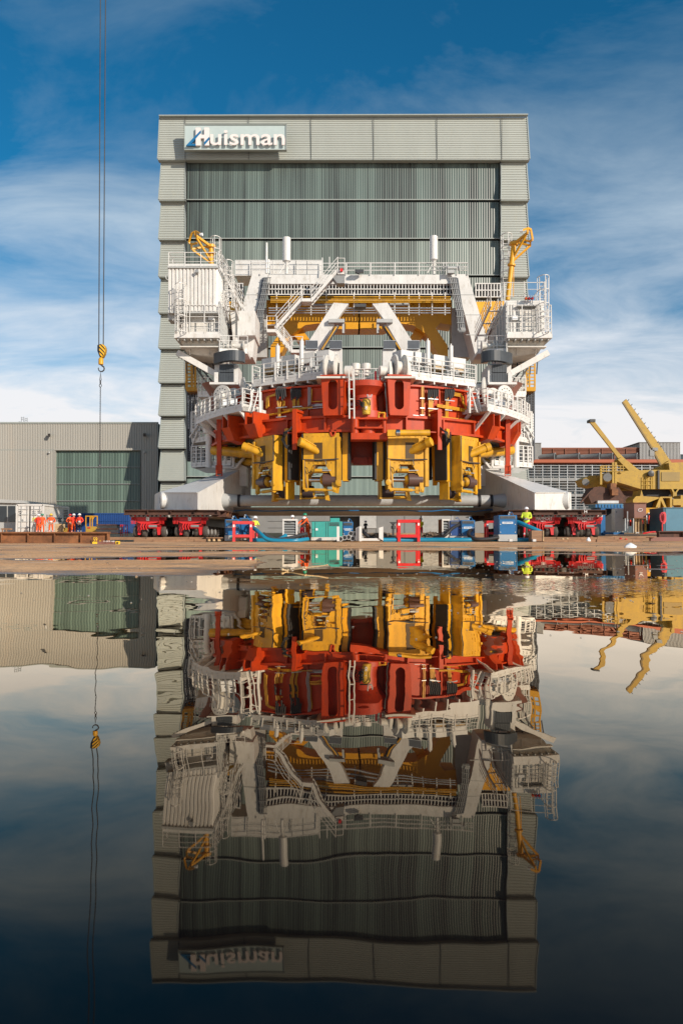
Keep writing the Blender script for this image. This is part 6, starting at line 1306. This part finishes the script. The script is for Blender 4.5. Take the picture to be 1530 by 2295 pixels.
# long blue container and yard clutter
D = 84; T = gthing('long_container', 220, 1196, D, 'long dark blue container below the green hall door', 'container'); m = MB(); m.ribbed(V(150, 1200, D), V(150, 1151, D), V(290, 1151, D), V(290, 1200, D), 34, (0, -.05, 0)); m.build('side_panel', nblue, T)
m = MB(); m.pb(150, 1150, 290, 1152, D - .08, 2.4); m.pb(150, 1168, 290, 1168.7, D - .08, .05); m.pb(150, 1152, 290, 1200, D + .05, 2.3); m.build('frame', nblue, T)
T = gthing('work_basket', 205, 1196, 66, 'yellow man basket standing before the blue container', 'basket'); m = MB(); m.pb(192, 1180, 218, 1197, 66, 1.0); m.build('basket_floor', sand_y, T); m = MB()
for x in (192.5, 202, 207, 218): m.bar(V(x, 1180, 66.1), V(x, 1157, 66.1), .07)
m.tube([V(192, 1157, 66.1), V(219, 1157, 66.1)], .05, 6); m.tube([V(202, 1164, 66.1), V(205, 1158, 66.1)], .04, 5); m.tube([V(211, 1158, 66.1), V(207, 1165, 66.1)], .04, 5); m.tube([V(192.5, 1157, 67), V(192.5, 1157, 66)], .05, 6); m.build('basket_rails', yellow, T); m = MB(); m.tube([V(192, 1157, 67), V(219, 1157, 67)], .05, 6); m.build('basket_rail', yellow, T)
m = MB(); m.pb(196, 1181.5, 202, 1184, 65.95, .03); m.build('red_sticker', red, T)
for i in range(7):
    y = 1196 - i * 3.1; m = MB(); o_ = rnd2.uniform(-2, 2); m.pb(216 + o_, y - 2.4, 257 + rnd2.uniform(-2, 2), y, 64 + rnd2.uniform(-.1, .1), 2.2); solo(m, 'dark_plate', dark if i % 3 else drust, 'dark plate number %s from the bottom in the black stack beside the yellow basket' % ('one', 'two', 'three', 'four', 'five', 'six', 'seven')[i], 'plate', 'stacked dark plates')
# people
def pp(px, py, D, *a, **k): return person(px, py, D, *a, **k)
pp(85, 1197, 70, 'person in orange-red vest and navy shorts panel, white helmet, back turned, by the container doors', hvr, hvo, helm_w, rot=PI * .9, pose='hips', vest=1)
pp(94, 1196, 71, 'person in orange overalls and dark green helmet, half hidden beside the container corner', hvo, hvo, helm_g, rot=.5)
pp(114, 1197, 69, 'person in orange overalls with yellow helmet before the container side', hvo, hvo, helm_y, rot=.2, pose='hips', vest=1)
pp(156, 1197, 70, 'person in orange overalls with red helmet, leftmost of the standing trio', hvo, hvo, helm_r, rot=1.0, pose='hips')
pp(164.5, 1197, 69, 'person in bright orange jacket and white helmet, back turned, middle of the trio', hvr, hvo, helm_w, rot=PI, pose='hold', vest=1)
pp(178, 1197, 68.5, 'person in orange vest, dark trousers and white helmet, rightmost of the trio', hvr, navy, helm_w, rot=-.3, pose='hips', vest=1)
pp(571, 1213, 48.6, 'person in yellow vest and red trousers with white helmet behind the left red stand', hvy, redcloth, helm_w, rot=.6, pose='hold', vest=1, hgt=1.5)
pp(655, 1211, 51.5, 'person mostly hidden behind the white air unit, white helmet showing', dkbrown, dkbrown, helm_w, rot=0, hgt=1.6)
pp(677, 1211, 49.5, 'person in black jacket and white helmet bending before the teal generator', dkbrown, redcloth, helm_w, rot=PI * .8, pose='bend', hgt=1.45, vest=None)
pp(690, 1211, 49.8, 'person in orange coat with green helmet leaning beside the teal generator', hvo, hvo, helm_g, rot=-.9, pose='bend', hgt=1.68)
pp(819, 1197, 72, 'person in navy overalls and white helmet standing at the dark hall doorway', navy, navy, helm_w, rot=.1, pose='hold', hgt=1.15)
pp(943, 1205, 60, 'person in yellow jacket and red trousers right of the middle red stand', hvy, redcloth, helm_w, rot=-.5, pose='hold', hgt=1.45)
W = pp(1180, 1207, 48.6, 'person in hi-vis yellow jacket and red trousers holding the blue hose at the right', hvy, redcloth, helm_w, rot=-.35, pose='hold', hgt=1.93, vest=1)
# ---- right side clutter
D = 60; T = gthing('open_container', 1365, 1196, D, 'blue container standing open with dark interior right of the transporters', 'container')
m = MB(); m.pb(1340, 1129, 1396, 1138, D, 2.4); o = m.build('roof_box', tblue, T)
m = MB()
for k in range(9): m.pb(1334 + k * 7, 1130.5, 1338 + k * 7, 1137.5, D - .05, .06)
m.build('roof_ribs', blue, o); m = MB(); m.pb(1346, 1139, 1356, 1200, D, 2.4); m.pb(1352, 1193, 1398, 1198, D - .3, 2.6); m.build('side_frame', blue, T)
m = MB(); m.pb(1356, 1139, 1377, 1195, D + 1.6, .1); m.build('interior', black, T); m = MB(); m.pb(1346, 1138, 1400, 1139.4, D - .02, 2.4); m.build('door_head', blue, T)
T = gthing('electrical_cabinet', 1388, 1190, 58, 'tall pale grey electrical cabinet beside the open blue container', 'cabinet'); m = MB(); m.pb(1377, 1140, 1399, 1190, 58, .7); o = m.build('cabinet_body', offwhite, T, bevel=.02); m = MB(); m.pb(1395.5, 1160, 1397.5, 1163, 57.96, .04); m.build('handle', dark, o); m = MB(); m.pb(1381, 1146, 1382, 1149, 57.96, .04); m.build('lock', dark, o)
T = gthing('brown_steel_box', 1422, 1194, 55, 'brown primer steel box on legs with white chalk ring on it', 'steel box')
m = MB(); c0 = [V(1421, 1161, 55), V(1448, 1161, 55), V(1448, 1161, 55) + Vector((0, 4, 0)), V(1421, 1161, 55) + Vector((0, 4, 0))]; up = V(0, 1127, 55).z - V(0, 1161, 55).z; c0[3] = V(1397, 1161, 58); c0[2] = c0[3] + (c0[1] - c0[0]); m.hexa(c0, [p + Vector((0, 0, up)) for p in c0]); m.build('box_shell', brick, T)
m = MB()
for zz in (0, up): lo_ = [p + Vector((0, 0, zz - .03)) for p in c0]; ctr = sum(lo_, Vector()) / 4; lo_ = [ctr + (p - ctr) * 1.06 for p in lo_]; m.hexa(lo_, [p + Vector((0, 0, .06)) for p in lo_])
m.build('box_flange', rust, T)
m = MB(); m.tube([V(1433.5 + 5.5 * math.cos(a) + (1.5 if math.sin(a) > 0 else 0), 1143 - 3 * math.sin(a), 54.97) for a in [2 * PI * k / 14 for k in range(14)]], .018, 4, closed=True); m.build('chalk_ring', textwh, T)
for x in (1423, 1430, 1437, 1446): m = MB(); m.pb(x, 1162, x + (3 if x < 1430 else 1.8 if x > 1435 else 3), 1196, 55.3, .25); m.build('leg', palewood if x < 1440 else sand_y, T)
m = MB(); m.tube([V(1405, 1193, 52), V(1405.5, 1146, 52)], .035, 6); m.box(V(1405, 0, 52).x - .1, V(1405, 0, 52).x + .1, 51.9, 52.1, V(0, 1195, 52).z, V(0, 1193, 52).z); solo(m, 'marker_pole', galv, 'thin white marker pole in front of the brown box', 'pole')
# life ring
T = gthing('life_ring_stand', 1484, 1193, 50, 'red and white life ring on its post beside the dusty blue container', 'life ring'); c = V(1483, 1160, 50); m = MB()
m.tube([c + Vector((.13 * math.cos(a), -.02, .29 * math.sin(a))) for a in [2 * PI * k / 18 for k in range(18)]], .055, 8, closed=True); m.build('ring', mat('life_ring_red', (.42, .03, .05), .5), T)
m = MB(); m.pp([(1483, 1148), (1490, 1147), (1492.5, 1153), (1492.5, 1168), (1489, 1174), (1484, 1174)], 50.08, .14); m.build('ring_case', spred, T); m = MB(); m.pb(1483, 1174, 1485, 1196, 50.1, .08); m.build('post', red, T)
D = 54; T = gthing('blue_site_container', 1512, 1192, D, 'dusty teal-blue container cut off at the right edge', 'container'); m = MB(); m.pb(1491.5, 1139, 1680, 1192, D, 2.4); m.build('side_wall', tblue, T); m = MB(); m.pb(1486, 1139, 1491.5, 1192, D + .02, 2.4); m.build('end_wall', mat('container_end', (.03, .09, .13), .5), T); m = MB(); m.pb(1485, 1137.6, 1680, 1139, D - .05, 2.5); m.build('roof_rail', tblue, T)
T = ibeam(1476, 1640, 1190, 1212, 44, drust, 'steel_beam', 'dark rusty I-beam lying below the dusty blue container', 1.1, .4); m = MB(); m.pb(1458, 1204, 1530, 1212.5, 43.5, .25); solo(m, 'steel_plate', brick, 'reddish brown plate in front of the right rusty beam', 'steel plate')
m = MB(); m.pb(1455, 1203.5, 1466, 1205, 43.4, .5); solo(m, 'timber_chock', rust, 'small chock at the left end of the reddish plate', 'chock')
# forklift masts with lamps and hanging workwear behind
T = gthing('forklift', 1467, 1192, 57, 'forklift with two dark masts and round lamps in front of orange netting', 'forklift')
for x in (1459.5, 1469.5): m = MB(); m.pb(x, 1144.5, x + 4, 1175, 57, .25); m.pb(x - 1.5, 1143.5, x + 5, 1146, 56.95, .3); m.build('mast', dark, T)
for x in (1453.5, 1473.5): m = MB(); m.lathe(V(x, 1151.5, 57), (0, -1, 0), [(-.2, .07), (0, .09), (.03, .07)], 12); m.build('headlamp', textwh, T)
m = MB(); m.pb(1446, 1174, 1482, 1190, 57.3, 2); m.build('counterweight', black, T); m = MB(); m.pb(1459, 1156, 1475, 1157.5, 57.0, .2); m.pb(1459, 1170, 1475, 1172, 57.0, .2); m.build('carriage', dark, T)
for i, x in enumerate((1404, 1410, 1436, 1446, 1452, 1464, 1474)):
    m = MB(); vs = [V(x + u * 5, 1155 + v * 19 if x > 1440 else 1165 + v * 14, 58.6 + .12 * math.sin(u * 9 + v * 4)) for v in (0, .5, 1) for u in (0, .33, .66, 1)]
    m.add(vs + [p + Vector((0, .04, 0)) for p in vs], [(r * 4 + c, r * 4 + c + 1, r * 4 + c + 5, r * 4 + c + 4) for r in range(2) for c in range(3)] + [(12 + r * 4 + c, 12 + r * 4 + c + 1, 12 + r * 4 + c + 5, 12 + r * 4 + c + 4) for r in range(2) for c in range(3)])
    solo(m, 'barrier_panel', hvr if i % 3 else plastic_w, 'orange barrier panel behind the brown box and forklift, %s from the left' % ('first', 'second', 'third', 'fourth', 'fifth', 'sixth', 'seventh')[i], 'barrier', 'orange barrier panels')
# two faded yellow cranes lying at the right
def ycrane():
    T = gthing('yellow_pedestal_crane', 1450, 1140, 72, 'faded yellow crane structure with two raised booms at the right edge', 'crane'); D = 72
    m = MB(); m.pp([(1366, 1058), (1372, 1056), (1454, 1053), (1700, 1053), (1700, 1096), (1436, 1096), (1376, 1078), (1366, 1078)], D, 2.5); b = m.build('main_box', sand_y, T)
    m = MB(); m.pp([(1305, 1074), (1320, 1066), (1366, 1064), (1436, 1080), (1436, 1100), (1366, 1099), (1312, 1088)], D + 3, 2.5); m.build('second_box', sand_y, T)
    for x, y, r, dd in ((1361, 1069.5, 10.5, -.1), (1312, 1080.5, 9, 2.8)):
        m = MB(); m.lathe(V(x, y, D + dd), (-.35, -.94, 0), [(-3.2, r / 24.8), (-.05, r / 24.8)], 20); o = m.build('end_tube', sand_y, T); m = MB(); m.lathe(V(x, y, D + dd), (-.35, -.94, 0), [(0, r / 27.5), (.02, r / 27.5)], 20); m.build('tube_cap', mgrey, o)
    for P in (((1321, 945), (1331, 943), (1386, 1014), (1408, 1036), (1433, 1054), (1408, 1055), (1390, 1034), (1370, 1007)), ):
        m = MB(); m.pp(P, D + 1, .25); m.build('slim_boom', sand_y, T)
    m = MB(); m.pb(1322, 939, 1334, 945, D + .9, 1); m.build('boom_head', dark, T)
    m = MB(); m.pp([(1395, 901), (1403, 894), (1470, 986), (1504, 1036), (1500, 1053), (1484, 1050), (1456, 998)], D + 2, .3); bm_ = m.build('thick_boom', sand_y, T)
    m = MB(); m.bar(V(1395.5, 902, D + 1.95), V(1456.5, 998, D + 1.95), .14); m.bar(V(1456.5, 998, D + 1.95), V(1484, 1050, D + 1.95), .14); m.build('boom_shade_edge', mat('olive_shadow_paint', (.20, .14, .05), .6), bm_)  # shadow side of the boom, painted as dark olive bars along its edge
    m = MB()
    for k in range(11): x, y = lerp(1406, 1480, k / 10), lerp(898, 1002, k / 10); m.bar(V(x, y, D + 2), V(x + 3, y - 3, D + 2), .06)
    m.build('boom_rungs', dark, bm_)
    m = MB(); m.pb(1456, 1008, 1466, 1022, D + 1.7, .3); m.pb(1462, 1003, 1474, 1010, D + 1.7, .3); m.build('winch_motor', mgrey, T)
    m = MB(); m.pp([(1384, 1030), (1392, 1024), (1408, 1034), (1432, 1054), (1410, 1056)], D + .6, 1.2); m.build('boom_foot', sand_y, T)
    m = MB(); m.pp([(1478, 1046), (1500, 1032), (1506, 1052), (1480, 1056)], D + 1.4, 1.6); m.build('boom_foot', sand_y, T)
    m = MB()
    for x in (1346, 1373, 1379): m.bar(V(x, 1086, D - .2), V(x, 1036 if x > 1370 else 1044, D - .2), .18)
    for y in (1044, 1050, 1056): m.tube([V(1346, y, D - .3), V(1400, y, D - .3)], .05, 5)
    for x in (1352, 1358, 1390, 1396): m.bar(V(x, 1044, D - .3), V(x, 1058, D - .3), .06)
    m.build('deck_rails', sand_y, T)
    m = MB(); m.lathe(V(1457, 1061, D - .2), (0, -1, 0), [(-.2, .2), (.2, .28), (.25, .1)], 14); m.pb(1450, 1064, 1465, 1067, D - .15, .2); m.bar(V(1475, 1054, D - .1), V(1475, 1096, D - .1), .16); m.build('hydraulic_swivel', dark, T)
    m = MB(); ladder(m, V(1456, 1095, D - .15), V(1456, 1068, D - .15), .45, .04, .28); ladder(m, V(1444, 1095, D - .15), V(1444, 1068, D - .15), .25, .03, .28); m.build('ladder', sand_y, T)
    m = MB(); m.pb(1482, 1058, 1523, 1078, D - .06, .05); m.build('side_recess_shade', mat('side_shade_olive', (.30, .21, .07), .6), b)  # raised plate, its darker colour paints in the shade of a recess
    m = MB(); m.pp([(1498, 1037), (1700, 1030), (1700, 1053), (1500, 1053)], D + .5, 2); m.build('rear_box', sand_y, T)
    # lower frames
    m = MB(); m.pp([(1425, 1112), (1434, 1112), (1437, 1098), (1441, 1112), (1475, 1114), (1476, 1117), (1448, 1128), (1440, 1138), (1418, 1138), (1418, 1120)], D - 2, 2); m.pp([(1469, 1137), (1478, 1114), (1483, 1113), (1493, 1137), (1488, 1137), (1480, 1121), (1479, 1137)], D - 2, 1); m.pb(1484, 1113, 1506, 1116, D - 2, 1); m.pb(1501, 1116, 1506, 1137, D - 2, 1); m.pb(1508, 1118, 1525, 1132, D - 2, 1.5); m.pb(1525, 1110, 1700, 1136, D - 2, 1.5); m.build('lower_frame', byellow if False else sand_y, T)
    m = MB(); m.pb(1418, 1138, 1487, 1151, D - 2.1, 2); m.build('lower_beam', yellow, T)
    m = MB(); m.lathe(V(1463, 1130, D - 1), (0, -1, 0), [(-.6, .55), (0, .55), (.05, .3)], 20); m.lathe(V(1492, 1126, D - 1), (0, -1, 0), [(-.6, .5), (0, .5), (.05, .25)], 20); m.build('cable_reels', dark, T)
    m = MB(); m.pp([(1436, 1096), (1700, 1096), (1700, 1112), (1441, 1112)], D + .8, 2); m.build('recess_shade_block', black, T)  # solid black block in place of the shade below the main box
    m = MB()
    for x in (1508, 1512): m.pp([(x - 4, 1096), (x + 10, 1096), (x + 4, 1104), (x + 4, 1114), (x, 1114), (x, 1104)], D - .1, .5)
    m.build('pillar', sand_y, T)
    m = MB(); m.pb(1380, 1100, 1418, 1126, D + 1, 1); m.build('rear_frame', drust, T)
ycrane()
T = gthing('rusty_cradle', 1345, 1128, 68, 'dark rusty steel cradle under the yellow crane tubes', 'cradle'); m = MB(); m.pp([(1318, 1112), (1330, 1092), (1345, 1090), (1366, 1096), (1386, 1092), (1398, 1110), (1402, 1124), (1400, 1128), (1325, 1128)], 68, 2); m.build('cradle_body', drust, T)
m = MB(); m.pb(1368, 1083, 1381, 1103, 67.6, 1); m.pb(1371, 1096, 1385, 1110, 67.4, .5); m.build('cradle_post', rust, T); m = MB(); m.pb(1339, 1122, 1386, 1128, 67.5, 2); m.build('sill', galv, T); m = MB(); m.bar(V(1300, 1127, 68), V(1326, 1098, 68), .12); m.build('strut', drust, T)
# yard pebbles and small stones near the shore (individual stones too many to list)
m = MB()
for k in range(420):
    D = rnd2.uniform(4.0, 30); x = rnd2.uniform(-.5, .5) * D * .95; z = gz(x, D)
    if z < -.001: continue
    r = rnd2.uniform(.002, .008) * (1 + D / 14); m.lathe((x, D, z - r * .3), (0, 0, 1), [(0, r), (r * .6, r * .9), (r * 1.1, r * .3)], 5)
g = m.build('gravel', mat('mixed_gravel', (.22, .16, .11), .8, var=.8, scale=3), smooth=False); tag(g, 'scattered small stones on the wet sand', 'gravel', kind='stuff')

T = gthing('steel_stair', 558, 1112, 68, 'grey steel stair behind the left outrigger seen under the red ring', 'stair'); m = MB(); stairs(m, V(543, 1108, 66), V(560, 1050, 70), 1.0, (1, .3, 0)); m.build('stair_flight', mgrey, T); m = MB(); m.pb(552, 1048, 578, 1051, 69.5, 1.2); rail(m, [V(552, 1048, 69.5), V(578, 1048, 69.5)], 1.0, .03, .5, 3, .05, False)
for x in (554, 576): m.bar(V(x, 1050, 69.7), V(x, 1112, 69.7), .1)
m.build('stair_tower', mgrey, T)

m = MB()
for k in range(520):
    D = rnd2.uniform(1.6, 7.5); x = rnd2.gauss(.28, .16) * D if k % 3 else rnd2.uniform(-.42, .45) * D
    if gz(x, D) > .001: continue
    r = rnd2.uniform(.0015, .006) * (.5 + D / 6); n_ = 5; a0 = rnd2.uniform(0, 6); m.add([(x + r * math.cos(a0 + j * 1.256) * rnd2.uniform(.6, 1.3), D + r * math.sin(a0 + j * 1.256) * rnd2.uniform(.6, 1.3), .0008) for j in range(5)] + [(x, D, .0008 + r * .5)], [(j, (j + 1) % 5, 5) for j in range(5)])
g = m.build('floating_flecks', mat('pale_flecks', (.26, .24, .21), .7, var=.8, scale=8), smooth=False); tag(g, 'small flecks of grit and foam floating on the puddle', 'debris', kind='stuff')
